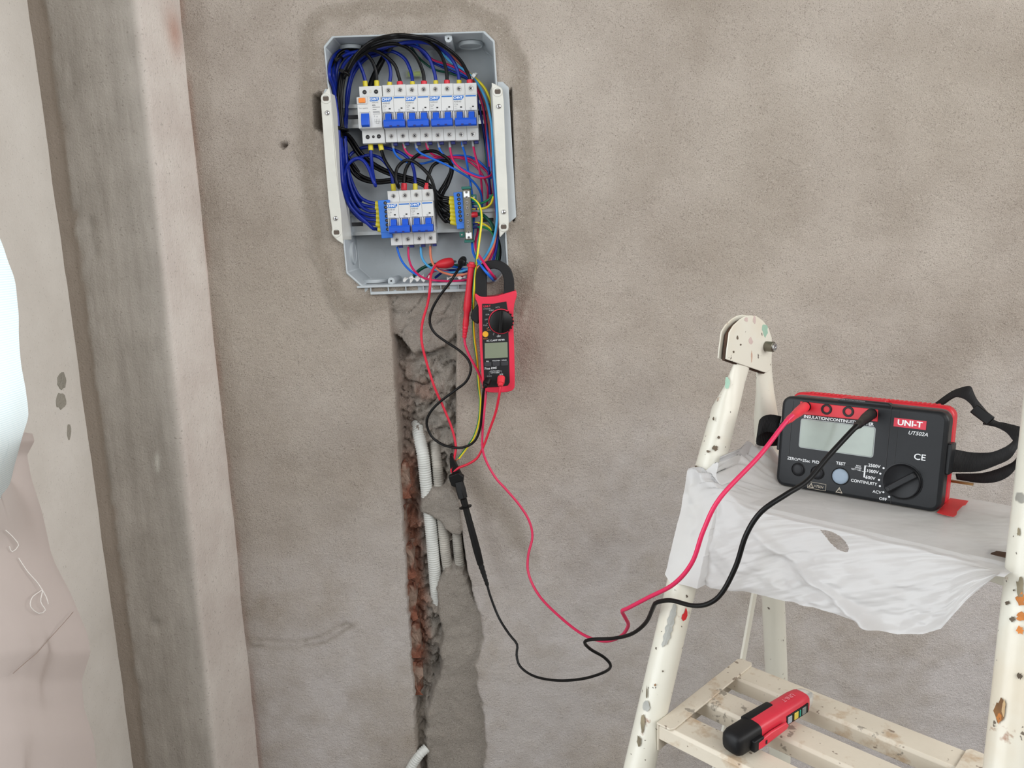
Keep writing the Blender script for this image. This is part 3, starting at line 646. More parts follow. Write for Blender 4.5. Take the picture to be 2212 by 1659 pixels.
# ================================================================== WIRES IN THE BOX
def wmat(name, c, rough=.3): return M('wire_' + name, c, rough, vary=.03, spec=.3 if sum(c) > 120 else .22)
WB = wmat('navy_blue', (14, 38, 136)); WK = wmat('black', (11, 11, 12)); WL = wmat('bright_blue', (28, 104, 212)); WM_ = wmat('magenta_red', (206, 36, 96))
WC = wmat('light_blue', (74, 160, 214)); WO = wmat('salmon', (220, 128, 98)); WY = wmat('yellow', (226, 208, 50)); WG = wmat('green', (28, 128, 78)); WGD = wmat('dark_green', (12, 76, 60)); WBR = wmat('brown', (142, 72, 58))
FY = M('ferrule_yellow', (212, 196, 44), .4); FR = M('ferrule_red', (214, 40, 58), .4); FGR = M('clear_sleeve_grey', (150, 152, 156), .3); FN = M('ferrule_navy', (20, 36, 120), .4)
def W(u, v, Y=.035, r=.0025):
    """point of a wire; moved forward where the box wall would be in the way"""
    for _ in range(60):
        p = P(u, v, Y)
        if p[2] < BOXT - .004 - r and p[0] > shx(BOXL, p[2]) + .0035 + r and p[0] < shx(BOXR, p[2]) - .0035 - r: break
        Y -= .0015
    return p
def wire(label, pts, r, mat, ends=(), group=None, name='wire', raw=False, n=8, step=.004, mats=None, mfun=None, cat='wire'):
    p3 = [np.array(q) if (raw or len(q) == 3 and abs(q[0]) < 20) else W(*q, **({} if len(q) > 3 else {})) for q in pts]
    sp = spline(p3, step); o = MB().tube(sp, r, n, mfun=mfun).build(name, mats or mat, None, smooth=70, loc=tuple(sp[0])); tag(o, label, cat, group)
    for (pos, m_, ln, k, nm) in ends:          # ferrule / sleeve slipped over one end
        a, b = (sp[0], sp[min(3, len(sp) - 1)]) if pos == 0 else (sp[-1], sp[-4])
        d = Vector(b - a).normalized(); c = Vector(a) - Vector(sp[0])
        MB().lathe(c - d * (.002 if nm != 'clear_sleeve' else 0), d, [(0, r * k * .97), (.0004, r * k), (ln * .9, r * k), (ln, r * k * .93)], 14).build(nm, m_, o, smooth=50)
    return o
fer = lambda m_, k=1.45, ln=.0105: (0, m_, ln, k, 'ferrule')
R6, R25 = .0026, .00172
# feeders: from the top terminals over into the bundle at the left
kb = [(741, 160), (735, 200), (734, 240), (738, 282)]           # black bundle down the left
def kbun(i): return [(u + (i % 3 - 1) * 3.4, v, .020 + .006 * (i // 3)) for u, v in kb]
bb = [(726, 150), (729, 200), (734, 260), (740, 320)]
def bbun(i): return [(u + (i % 3 - 1) * 3.6 - 2, v, .030 + .006 * (i // 2)) for u, v in bb]
yk = .0355
T = 'upper rail'
wire('dark blue wire on the left top terminal of the orange-button breaker', [(789.6, 188, yk), (789, 176, yk), (782, 151.5, .034), (769, 127.5, .032), (752, 112, .034), (735, 113, .036), (722, 131, .036), (720, 162, .034), (726, 192, .034), (735, 250, .036), (738, 330, .04), (742, 400, .042), (754, 440, .044), (775, 455, .05)], R6, WB, [fer(FY)])
wire('black wire on the right top terminal of the orange-button breaker', [(814, 187, yk), (813.5, 177, yk), (812, 154, .034), (802, 129, .03), (784.6, 114, .024), (764, 126, .02), (748, 155, .02), (739, 192, .02), (733, 240, .02), (739, 283, .02)], R6, WK, [fer(FY)])
wire('dark blue wire on the left top terminal of the first upper two-pole breaker', [(840.5, 190, yk), (841.5, 178, yk), (844, 161.6, .036), (840, 136, .036), (825, 117, .038), (807, 112.5, .04), (782, 124, .042), (764, 146, .042), (754, 177, .042), (749, 207, .042), (748, 240, .045), (742, 300, .045), (741, 350, .044), (747, 410, .046), (765, 440, .05)], R6, WB, [fer(FY)])
wire('black wire on the right top terminal of the first upper two-pole breaker', [(864.3, 189, yk), (864, 175, yk), (861, 164, .036), (853, 141, .034), (832.7, 121, .03), (807, 108.5, .026), (782, 111, .02), (762, 126, .016), (746, 158, .014)] + kbun(3), R6, WK, [fer(FR, 1.75)])
wire('dark blue wire on the left top terminal of the second upper two-pole breaker', [(891.4, 189, yk), (891, 176, yk), (888, 156.6, .038), (875.7, 128.7, .040), (855, 113.5, .042), (838, 111, .044), (815, 118, .046), (790, 127, .048), (768, 152, .048), (757, 180, .048), (752, 215, .05), (749, 250, .052), (746, 330, .052), (752, 400, .052), (770, 432, .054)], R6, WB, [fer(FY)])
wire('black wire on the right top terminal of the second upper two-pole breaker', [(916, 188, yk), (916, 175, yk), (913.7, 156.6, .034), (901, 126, .028), (881, 104, .022), (855, 95, .016), (827.6, 97, .012), (797, 108.5, .010), (767, 131, .010), (747, 162, .012)] + kbun(1), R6, WK, [fer(FR, 1.75)])
wire('dark blue wire on the left top terminal of the third upper two-pole breaker', [(942, 187, yk), (941.5, 174, yk), (937.7, 154, .036), (926, 123.7, .034), (906, 104, .030), (875.7, 95, .026), (843, 100, .03), (812, 110, .034), (778, 116, .034), (752, 128, .034), (737, 152, .034), (733, 190, .036), (735, 250, .04), (738, 330, .046), (744, 400, .048), (760, 445, .052)], R6, WB, [fer(FY)])
wire('black wire on the right top terminal of the third upper two-pole breaker', [(965.6, 186, yk), (965.5, 173, yk), (964, 151.5, .034), (954, 121, .028), (936.5, 99, .018), (908.6, 84, .006), (863, 80, .0), (830, 85, .0), (792, 101, .002), (762, 131, .006), (744, 167, .012)] + kbun(2), R6, WK, [fer(FR, 1.75)])
wire('dark blue wire on the left top terminal of the rightmost upper breaker', [(992, 186, yk), (991.5, 173, yk), (989.6, 156.6, .036), (977, 128.7, .034), (954, 107, .028), (924, 93, .02), (886, 91, .016), (850, 97, .02), (812, 106, .028), (770, 112, .03), (742, 122, .03), (728, 145, .03), (726, 185, .034), (732, 240, .036), (738, 300, .04), (744, 380, .046), (752, 425, .05), (775, 445, .054)], R6, WB, [fer(FY)])
wire('black wire on the right top terminal of the rightmost upper breaker', [(1015.5, 185, yk), (1015, 171, yk), (1010, 158, .034), (994.7, 131, .028), (969, 107, .018), (931, 85.5, .004), (886, 77, -.004), (848, 76.5, -.006), (807, 87.5, -.004), (772, 116, .0), (751, 151, .006)] + kbun(0), R6, WK, [fer(FR, 1.75)])
# more wires of the left bundles
wire('glossy dark blue wire at the far left, tied to the corner of the box', [(775, 112, .05), (745, 106, .04), (724, 118, .03), (713, 140, .026), (712, 165, .026), (720, 190, .028), (728, 240, .03), (733, 300, .03), (737, 360, .03), (741, 405, .03), (752, 440, .034), (778, 466, .045)], R6, WB)
wire('black wire arching above the blue bundle in the upper left corner', [(800, 100, .05), (770, 104, .04), (742, 110, .034), (727, 124, .03), (723, 146, .03), (727, 190, .03), (731, 240, .03), (735, 285, .03), (748, 330, .036), (775, 372, .046)], R6, WK)
wire('thick black cable slanting behind the breakers near the level vial', [(846, 96, .055), (832, 118, .058), (818, 145, .06), (803, 178, .062), (795, 210, .062)], .0048, WK)
for i, (a, lab) in enumerate(((0, 'outermost'), (1, 'second'), (2, 'third'))):
    wire('dark blue wire of the left bundle, %s from the left rail' % lab, [(733 + 4 * a, 255, .036 + .004 * a), (736 + 5 * a, 300, .034), (739 + 5 * a, 350, .034), (743 + 5 * a, 400, .034 + .002 * a), (752 + 6 * a, 430 - 8 * a, .036), (780, 448 - 6 * a, .046)], R6, WB, group='dark blue wires of the left bundle')
# black wires of the bundle that cross to the right terminal block
fv = [429.5, 438, 446.5, 456, 464.5, 473, 482]; fu = [983, 982, 984, 984, 985, 984, 985]
ends7 = lambda: [(0, FY, .0105, 1.5, 'ferrule')]
ordn = ['top', 'second', 'third', 'fourth', 'fifth', 'sixth', 'bottom']
rt = {
 0: [(952, 424, .03), (935, 406, .034), (915, 392, .036), (880, 382, .04), (845, 372, .044), (812, 356, .046), (782, 332, .046), (760, 300, .04), (744, 284, .026)],
 1: [(950, 432, .03), (932, 410, .034), (912, 396, .036), (878, 386, .042), (842, 377, .046), (806, 360, .048), (776, 336, .048), (752, 300, .04), (740, 284, .026)],
 2: [(953, 434, .032), (958, 416, .04), (968, 398, .046), (977, 370, .046), (973, 350, .044), (956, 335, .042), (935, 326, .042), (909, 331, .042), (888, 347, .042), (876, 368, .040), (873, 390, .036), (872.7, 408, .0355)],
 3: [(950, 440, .034), (948, 418, .042), (961, 396, .05), (974, 368, .05), (970, 350, .046), (954, 347.6, .046), (935, 358, .044), (926, 379, .040), (922, 394, .036), (921.5, 408, .0355)],
 4: [(958, 460, .034), (944, 440, .036), (934, 414, .036), (918, 398, .036), (890, 390, .04), (853, 387, .044), (812, 390, .046), (777, 377, .046), (756, 349, .042), (742, 310, .034), (737, 282, .026)],
 5: [(956, 468, .034), (942, 446, .036), (931, 416, .036), (912, 400, .036), (880, 391, .04), (850, 392, .044), (812, 395, .046), (774, 384, .046), (752, 355, .042), (738, 310, .034), (734, 282, .026)],
 6: [(963, 479, .026), (946, 456, .022), (940, 417, .014), (930, 384, .010), (907, 358, .010), (886, 346, .014), (871, 349, .016), (858, 363, .014), (855, 379, .010), (857, 396, .008), (861.5, 405.5, .012), (860, 400, .022), (850, 376, .026), (834, 351, .028), (826, 332, .034), (822, 313, .0355)],
}
for i in range(7):
    extra = {2: [(1, FR, .0105, 1.75, 'ferrule')], 3: [(1, FR, .0105, 1.75, 'ferrule')], 6: [(1, FY, .0105, 1.5, 'ferrule')]}.get(i, [])
    wire('black wire in the %s yellow ferrule of the right terminal block' % ordn[i], [(fu[i], fv[i], .026), (fu[i] - 10, fv[i] - .4, .026), (fu[i] - 18, fv[i] - 2 - .6 * i, .028)] + rt[i], R6, WK, ends7() + extra, 'black wires into the right terminal block')
# blue wires into the left terminal block
fv = [440.5, 449, 458, 467.5, 477, 486, 496.5]; fu = [823, 822.5, 825, 825, 825, 824, 828]
lt = {
 0: [(795, 436, .034), (777, 425, .036), (763, 400, .036), (753, 368, .040), (757, 351, .044), (787, 337, .046), (806, 336, .044), (825, 344, .040), (843, 368, .036), (848, 391, .034), (850.4, 409, .0355)],
 1: [(796, 446, .036), (775, 438, .038), (758, 414, .04), (748, 380, .042), (747, 354, .046), (757, 334, .050), (778, 321, .052), (810, 317, .05), (848, 323, .048), (876, 337, .046), (892, 360, .042), (897, 391, .036), (897, 409, .0355)],
 2: [(798, 456, .034), (780, 446, .034), (766, 425, .032), (755, 395, .03), (748, 350, .03), (744, 300, .032)],
 3: [(798, 465, .034), (776, 456, .034), (760, 435, .034), (749, 405, .034), (743, 360, .034), (739, 310, .034)],
 4: [(796, 474, .034), (778, 465, .036), (758, 446, .036), (746, 415, .036), (740, 370, .036), (737, 320, .036)],
 5: [(796, 483, .036), (778, 473, .038), (760, 455, .040), (747, 430, .040), (740, 390, .04), (736, 330, .04)],
 6: [(806, 494, .026), (791, 480, .022), (770, 461, .02), (752, 438, .018), (742, 408, .016), (743, 380, .016), (752, 355, .016), (770, 342, .018), (786, 348, .014), (798, 367, .010), (805, 388, .006), (811, 400, .006), (810, 398, .016), (805, 372, .026), (802, 340, .033), (800.5, 313, .0355)],
}
for i in range(7):
    extra = {0: [(1, FY, .0105, 1.45, 'ferrule')], 1: [(1, FY, .0105, 1.45, 'ferrule')], 6: [(1, FY, .0105, 1.5, 'ferrule')]}.get(i, [])
    wire('dark blue wire in the %s yellow ferrule of the left terminal block' % ordn[i], [(fu[i], fv[i], .032), (fu[i] - 10, fv[i] - .5, .032), (fu[i] - 17, fv[i] - 2, .033)] + lt[i], R6, WB, ends7() + extra, 'dark blue wires into the left terminal block')
# outgoing wires under the upper row
slv = lambda: [(0, FGR, .010, 1.35, 'clear_sleeve')]
yb = .040
pos = ['first', 'second', 'third', 'fourth', 'fifth', 'sixth', 'seventh', 'eighth']
out = [
 (WL, [(848, 306, yb), (849, 319, yb), (853, 331, .042), (862, 342, .046), (878, 350, .054), (909, 353.5, .060), (930, 349, .062), (954, 342, .062), (989, 336, .062), (1024, 342, .062), (1052, 365, .058), (1060, 379, .05)]),
 (WM_, [(871.6, 306, yb), (873, 319, yb), (881, 332, .042), (897, 338.5, .046), (930, 341, .050), (977, 339, .056), (1012.6, 343, .058), (1040, 360, .058), (1055, 377, .056), (1058, 395, .054), (1062, 420, .054)]),
 (WL, [(898, 306, yb), (898.5, 318, yb), (907, 330, .040), (937, 344, .038), (972.6, 360.5, .038), (1012.6, 384, .044), (1034, 407.5, .05), (1041, 431, .054), (1041, 470, .056)]),
 (WM_, [(921, 305, yb), (922, 317, yb), (930, 330, .044), (944.5, 338, .05), (966, 340.5, .054), (1001, 343, .056), (1031, 363, .056), (1048, 389, .056), (1054, 412, .056), (1053, 431, .058), (1050, 470, .06)]),
 (WL, [(946.5, 304, yb), (947.5, 316, yb), (956, 332, .042), (972.6, 347, .044), (1001, 366, .042), (1036, 380.5, .042), (1061, 384, .044), (1066, 378, .05)]),
 (WM_, [(971.8, 304, yb), (972, 316, yb), (974.5, 333, .038), (982, 351, .034), (1003, 370, .032), (1036, 384, .032), (1057, 381, .036), (1063, 374, .044)]),
 (WL, [(998, 302, yb), (998.5, 313, yb), (1005.6, 337, .046), (1012, 372, .052), (1017, 400.5, .054), (1021, 431, .056), (1024, 470, .056)]),
 (WM_, [(1021, 302, yb), (1022, 313, yb), (1027, 337, .044), (1035.5, 367, .046), (1040, 396, .05), (1042, 431, .056), (1041, 460, .06)]),
]
for i, (m_, pts) in enumerate(out):
    wire('%s wire leaving the underside of the upper breakers, %s from the left' % ('bright blue' if m_ is WL else 'magenta-red', pos[i]), pts, R25, m_, slv(), 'outgoing wires under the upper breakers')
# outgoing wires under the lower row
yb = .040
wire('bright blue wire under the lower breakers, at the far left', [(856.5, 519, yb), (857.5, 534, yb), (865, 558, .036), (878, 577, .03), (895.6, 591, .022), (920, 602, .014), (949, 607, .008), (985, 607.5, .006), (1012, 604, .008)], R25, WL, slv(), 'outgoing wires under the lower breakers')
wire('magenta-red wire hanging under the lower breakers, second from the left', [(881, 519, yb), (882, 534, yb), (882.6, 553.6, .036), (888, 574, .03), (900, 590, .02), (917, 601, .010), (942, 606, .002), (978, 607.5, .0), (1012, 603, .002), (1030, 590, .008)], R25, WM_, slv(), 'outgoing wires under the lower breakers')
wire('light blue wire sweeping from the lower breakers up the right side', [(908.5, 519, yb), (909, 533, yb), (910, 551, .038), (917, 566.6, .034), (932, 579, .03), (962, 588, .026), (992.5, 587, .02), (1015.7, 579.6, .014), (1034.5, 569.5, .008), (1047.5, 555, .004), (1060.5, 532, .0), (1069, 507, -.004), (1073, 481, -.006), (1073.5, 452, -.006), (1071, 409, .0), (1067.5, 375, .006), (1065, 320, .012), (1061, 265, .022), (1050, 217, .032), (1036, 188, .042), (1022, 168, .05), (996, 147, .056), (974, 134, .058), (950, 110, .058)], R25 * 1.15, WC, slv(), 'outgoing wires under the lower breakers')
wire('salmon wire sweeping from the lower breakers up the right side', [(929, 518, yb), (929.5, 532, yb), (930, 551, .036), (935, 569, .030), (948, 584, .024), (971, 593, .016), (992.5, 594.5, .012), (1014, 589, .008), (1036, 575, .006), (1052, 558, .004), (1063.4, 536, .002), (1070.7, 510, .002), (1075, 470, .004), (1075, 420, .01), (1070, 360, .016)], R25 * 1.15, WO, slv(), 'outgoing wires under the lower breakers')
# wires of the right-hand riser
rg = 'wires of the riser on the right'
wire('brown wire running down beside the right rail', [(940, 104, .064), (982, 126, .062), (1005, 149, .058), (1022.5, 172, .05), (1037.7, 195, .042), (1050, 225, .034), (1057, 263, .028), (1061, 310, .022), (1064, 360, .02), (1069, 420, .016)], .0024, WBR, group=rg)
wire('yellow wire bending down behind the right rail from the white tie', [(1000, 150, .058), (1026, 169, .05), (1045, 188, .044), (1057, 212, .04), (1062, 235, .038), (1065, 280, .036)], .0021, WY, group=rg)
wire('magenta wire behind the feeders, upper right', [(893, 96, .062), (916, 117, .064), (939, 131, .064), (974, 142, .062), (1007, 160, .056), (1022.5, 173, .05), (1034, 200, .046), (1045, 240, .044), (1052, 300, .044), (1058, 360, .044)], R25, WM_, group=rg)
wire('bright blue wire behind the feeders, upper right', [(898, 92, .060), (922, 118, .066), (944, 135, .067), (978, 148, .064), (1008, 164, .058), (1022, 177, .052), (1037, 205, .048), (1048, 250, .046), (1056, 320, .04), (1062, 370, .036)], R25, WL, group=rg)
wire('second dark blue wire behind the feeders, upper right', [(900, 100, .066), (930, 132, .069), (974, 153, .067), (1006, 168, .06), (1020, 182, .054), (1032, 215, .05), (1046, 290, .05), (1054, 350, .05), (1058, 420, .05)], R25, WB, group=rg)
wire('dark green wire drooping behind the feeders', [(888, 101, .066), (906, 126, .07), (936, 149, .071), (974, 159, .069), (1012, 173, .06), (1030, 205, .056), (1044, 280, .056), (1052, 360, .056)], R25, WGD, group=rg)
wire('dark blue wire close along the right rail', [(1059, 300, .024), (1063.5, 340, .02), (1067, 390, .014), (1071, 440, .01), (1075, 490, .008), (1073, 530, .006), (1066, 560, .006), (1060, 575, .006)], R25 * 1.2, WB, group=rg)
wire('magenta wire along the right rail behind the light blue one', [(1064, 374, .03), (1067, 410, .02), (1072, 460, .01), (1074, 500, .008), (1068, 535, .008), (1058, 560, .008), (1050, 575, .01)], R25, WM_, group=rg)
wire('dark green wire curving low beside the right rail', [(1050, 470, .04), (1062, 483, .034), (1070, 505, .028), (1076, 530, .022), (1074, 560, .016), (1066, 578, .014)], .0026, WGD, group=rg)
wire('black wire curving lowest beside the right rail', [(1064, 497, .036), (1076, 520, .028), (1080, 545, .022), (1076, 570, .016), (1070, 580, .014)], .0026, WK, group=rg)
# earth wires on the bar
eg = 'earth wires on the bar'
wire('green earth wire in the upper terminal of the earth bar', [(1012, 439, .018), (1024, 440, .02), (1043, 438, .026), (1057, 430, .026), (1066, 419, .02)], R25, WG, [(0, FN, .012, 1.3, 'ferrule')], eg)
wire('yellow earth wire in the upper terminal of the earth bar', [(1014, 450, .016), (1026, 451, .016), (1047.5, 449.4, .02), (1060.5, 440, .02), (1066, 424, .016)], R25, WY, [(0, FN, .014, 1.35, 'ferrule')], eg)
wire('thick dark green earth wire in a red ferrule on the earth bar', [(1015, 465, .014), (1032, 463, .018), (1040, 463, .024), (1050, 470, .028), (1062, 484, .026), (1066, 500, .022)], .0027, WGD, [(0, FR, .0135, 1.6, 'ferrule')], eg)
wire('thin yellow earth wire low on the earth bar', [(1018, 482, .016), (1031, 481, .018), (1043, 483.5, .022), (1054, 489, .024), (1064, 498, .024)], R25 * .9, WY, [(0, FN, .012, 1.4, 'ferrule')], eg)
wire('green earth wire in the lowest terminal of the earth bar', [(1017, 491, .016), (1029, 490.5, .018), (1046, 491, .024), (1060, 499, .026), (1066, 510, .024)], R25, WG, [(0, FN, .012, 1.4, 'ferrule')], eg)
# pair led through the clamp jaw
wire('bright blue wire led through the jaw of the clamp meter', [(1024, 470, .05), (1022, 496, .03), (1020, 525, .014), (1023, 548, -.008), (1034.5, 567, -.034), (1047, 584, -.050), (1057, 596, -.046), (1064, 604, -.030), (1067, 606, -.010), (1066, 600, .012)], R25 * 1.15, WL, group='pair through the clamp jaw')
wire('magenta wire led through the jaw of the clamp meter', [(1036, 480, .05), (1031.6, 503, .03), (1027, 525, .014), (1030, 543.5, -.008), (1041.7, 562, -.036), (1053, 579, -.050), (1062, 591, -.046), (1068, 599, -.030), (1071, 602, -.010), (1068, 596, .012)], R25 * 1.15, WM_, group='pair through the clamp jaw')
# tangle on the floor of the box
tg = 'wires lying along the bottom of the box'
wire('dark green wire rising from the bottom of the box left of the clips', [(889, 606, .05), (893, 597, .05), (904, 585, .05), (920, 575.5, .048), (940, 571, .046), (975, 574, .046), (1010, 570, .04)], .0026, WGD, group=tg)
wire('bright blue wire lying under the red clip', [(930, 592, .05), (946, 578, .044), (971, 574.6, .04), (1000, 581, .036), (1022, 581, .03), (1036, 572, .03), (1050, 560, .02)], R25 * 1.15, WL, group=tg)
wire('dark blue wire lying across the bottom of the box', [(940, 600, .056), (960, 586, .05), (985, 584, .048), (1010, 588, .04), (1030, 580, .034)], R25 * 1.15, WB, group=tg)
wire('magenta wire lying across the bottom of the box', [(923, 600, .046), (932, 589, .042), (946, 584, .04), (963.6, 586, .034), (990, 595, .026), (1012, 598, .02)], R25 * 1.1, WM_, group=tg)
# scraps of torn membrane at the cable entry
SCRAP = M('torn_white_film', (224, 224, 222), .5)
for i, (u, v) in enumerate(((870, 606), (885, 607), (965, 603))):
    q = P(u, v, .01); pts = spline([q, q + np.array([.012, .004, .004]), q + np.array([.022, -.002, .001]), q + np.array([.032, .004, .005])], .003)
    mb = MB(); vs = []
    for k, p_ in enumerate(pts): h_ = .002 + .002 * math.sin(k * 1.7 + i); vs += [p_ - np.array([0, 0, h_]), p_ + np.array([0, .003, h_])]
    mb.add([p_ - q for p_ in vs], [(2 * k, 2 * k + 2, 2 * k + 3, 2 * k + 1) for k in range(len(pts) - 1)])
    o = mb.build('film_scrap', SCRAP, None, solid=.0004); o.location = q
    tag(o, ('torn white film scrap at the bottom of the box beside the screw boss', 'torn white film scrap at the bottom of the box, middle one', 'torn white film scrap below the red clip')[i], 'scrap', 'film scraps at the cable entry')
# cable ties
def tie(u, v, Y, ang, r_, mat, label, hd=1):
    c = P(u, v, Y); t = thing('cable_tie', label, 'cable tie', c, group='cable ties'); ca, sa = math.cos(ang), math.sin(ang)
    d = Vector((ca, 0, sa)); e = Vector((-sa, 0, ca))
    pts = [e * (r_ * math.cos(w)) + Vector((0, 1, 0)) * (r_ * .9 * math.sin(w)) for w in np.linspace(0, 2 * math.pi, 25)]
    mb = MB(); vs = []
    for p_ in pts: vs += [p_ - d * .0018, p_ + d * .0018]
    mb.add(vs, [(2 * k, 2 * k + 1, 2 * k + 3, 2 * k + 2) for k in range(24)]); mb.build('strap', mat, t, solid=.001)
    hb = MB().box(-.0027, .0027, -.0022, .0022, -.0027, .0027); o = hb.build('head', mat, t, bevel=.0005); o.location = e * r_ * .2 + Vector((0, -r_ * .92, 0)); o.rotation_euler = (0, -ang, 0)
    return t
tie(728, 134, .022, -.9, .011, WK, 'black cable tie around the blue wires in the upper left corner')
tie(744, 157, .008, 1.1, .0085, WK, 'black cable tie around the black bundle beside the upper breakers')
tie(738, 279, .022, 1.4, .0105, WK, 'black cable tie around the left bundle below the upper rail')
tie(1022, 168, .05, -.75, .0085, M('tie_white', (224, 226, 224), .3), 'white cable tie around the wires at the upper right')
# ================================================================== CLAMP METER
def cspline(pts, n=4):
    p = [np.array(q, float) for q in pts]; N = len(p); out = []
    for i in range(N):
        a, b, c, d = p[i - 1], p[i], p[(i + 1) % N], p[(i + 2) % N]
        for k in range(n):
            t = k / n; out.append(tuple(0.5 * (2 * b + (c - a) * t + (2 * a - 5 * b + 4 * c - d) * t * t + (3 * b - a - 3 * c + d) * t ** 3)))
    return out
CRED = M('meter_red_rubber', (218, 42, 70), 0.42, vary=.03); CBLK = M('meter_black_plastic', (30, 30, 32), 0.5, grain=.06, spec=.3); JAWB = M('jaw_black_plastic', (24, 24, 26), 0.55, grain=.1, spec=.3)
LCDM = M('lcd_green_grey', (128, 136, 116), 0.18, vary=.02); SILK = M('silkscreen_white', (226, 228, 230), .5, vary=0); SILKD = M('silkscreen_grey', (150, 152, 154), .5, vary=0); SILKR = M('silkscreen_red', (206, 40, 66), .5, vary=0); SILKO = M('silkscreen_orange', (206, 120, 60), .5, vary=0)
MY = -0.046; MO = P(1078, 848, MY)
cm = thing('clamp_meter', 'red and black clamp meter hanging by its jaw from the wires', 'clamp meter', MO)
def ml(u, v): q = P(u, v, MY) - MO; return (q[0], q[2])
def mprism(px, y0, y1, name, mat, bevel=0, curve=0, parent=cm, **k):
    pl = [ml(*q) for q in px]
    if curve: pl = [tuple(x) for x in cspline(pl, curve)]
    return MB().prism(pl, 'y', y0, y1).build(name, mat, parent, bevel=bevel, **k)
mprism([(1027, 634), (1040, 641), (1070, 640), (1098, 632), (1114, 629), (1116, 640), (1111, 658), (1109, 690), (1111, 760), (1112, 825), (1109, 841), (1095, 847), (1060, 848), (1046, 842), (1041, 825), (1036, 740), (1034, 680), (1033, 660), (1027, 645)], 0, .033, 'body', CRED, bevel=.0052, curve=4, seg=4, smooth=60)
fp = mprism([(1041.5, 656), (1065, 656), (1094, 651), (1097, 672), (1099, 740), (1101, 826), (1097, 833), (1075, 836), (1052, 837), (1046, 826), (1042, 740)], -.0008, .002, 'front_panel', CBLK, bevel=.0006)
# jaw
outer = [(1027, 652), (1027, 625), (1027, 600), (1031, 582), (1041, 569), (1057, 563.5), (1075, 563), (1092, 570), (1104, 583), (1110, 602), (1111, 622), (1110, 640)]
inner = [(1051, 652), (1051, 630), (1051, 608), (1051, 592), (1054, 585), (1061, 581.5), (1070, 581), (1079, 585), (1085, 593), (1088, 605), (1088.5, 622), (1087, 640)]
def cs2(p, n=4):
    s_ = spline([(a, b, 0) for a, b in p], 3.0) if False else None
    q = [np.array(x, float) for x in p]; q = [2 * q[0] - q[1]] + q + [2 * q[-1] - q[-2]]; out = []
    for i in range(1, len(q) - 2):
        a, b, c, d = q[i - 1:i + 3]
        for k in range(n):
            t = k / n; out.append(0.5 * (2 * b + (c - a) * t + (2 * a - 5 * b + 4 * c - d) * t * t + (3 * b - a - 3 * c + d) * t ** 3))
    return out + [q[-2]]
o_, i_ = [ml(*q) for q in cs2(outer)], [ml(*q) for q in cs2(inner)]; N = len(o_)
def ringpart(a, b, y0, y1, name):
    vs = [(x, y0, z) for x, z in o_[a:b]] + [(x, y0, z) for x, z in i_[a:b]] + [(x, y1, z) for x, z in o_[a:b]] + [(x, y1, z) for x, z in i_[a:b]]; n = b - a; fs = []
    for k in range(n - 1):
        fs += [(k, k + 1, n + k + 1, n + k)[::-1], (2 * n + k, 2 * n + k + 1, 3 * n + k + 1, 3 * n + k), (k, k + 1, 2 * n + k + 1, 2 * n + k), (n + k, 3 * n + k, 3 * n + k + 1, n + k + 1)]
    fs += [(0, 2 * n, 3 * n, n)[::-1], (n - 1, 2 * n - 1, 4 * n - 1, 3 * n - 1)[::-1]]
    m_ = MB().add(vs, fs); b_ = bmesh.new(); o = m_.build(name, JAWB, cm, bevel=.002, smooth=45, seg=2)
    b_.from_mesh(o.data); bmesh.ops.recalc_face_normals(b_, faces=b_.faces[:]); b_.to_mesh(o.data); b_.free(); o.data.set_sharp_from_angle(angle=math.radians(45)); return o
ringpart(0, 17, .003, .026, 'fixed_jaw'); ringpart(16, N, .0035, .0255, 'moving_jaw')
mprism([(1034, 655), (1028, 662), (1020, 672), (1016, 682), (1017, 690), (1024, 697), (1033, 702), (1036, 690), (1036, 660)], .006, .026, 'trigger', JAWB, bevel=.002)
# dial
dc = ml(1082.5, 694); RD = .0176
MB().lathe((dc[0], -.0012, dc[1]), (0, 1, 0), [(0, RD + .0013), (-.0006, RD + .0008), (-.0006, RD - .0006), (.004, RD - .001)], 40).build('dial_ring', CRED, cm)
kn = MB(); kn.lathe((dc[0], -.001, dc[1]), (0, -1, 0), [(0, RD), (.004, RD * .99), (.0062, RD * .95), (.0068, RD * .88)], 44)
kb_ = kn.build('dial_knob', M('knob_black', (14, 14, 15), .35, spec=.3), cm, bevel=.0003)
g = MB().box(-.0026, .0026, -.0108, -.006, -RD * .96, RD * .96).build('grip_bar', M('knob_black'), kb_, bevel=.0009); g.location = (dc[0], 0, dc[1]); g.rotation_euler = (0, .12, 0)
for w in np.linspace(-.9, .9, 7):
    s_ = MB().cyl((dc[0] + (RD + .0004) * math.cos(w), -.0022, dc[1] + (RD + .0004) * math.sin(w)), (0, -1, 0), .0012, .0035, 8).build('knob_rib', M('knob_black'), kb_)
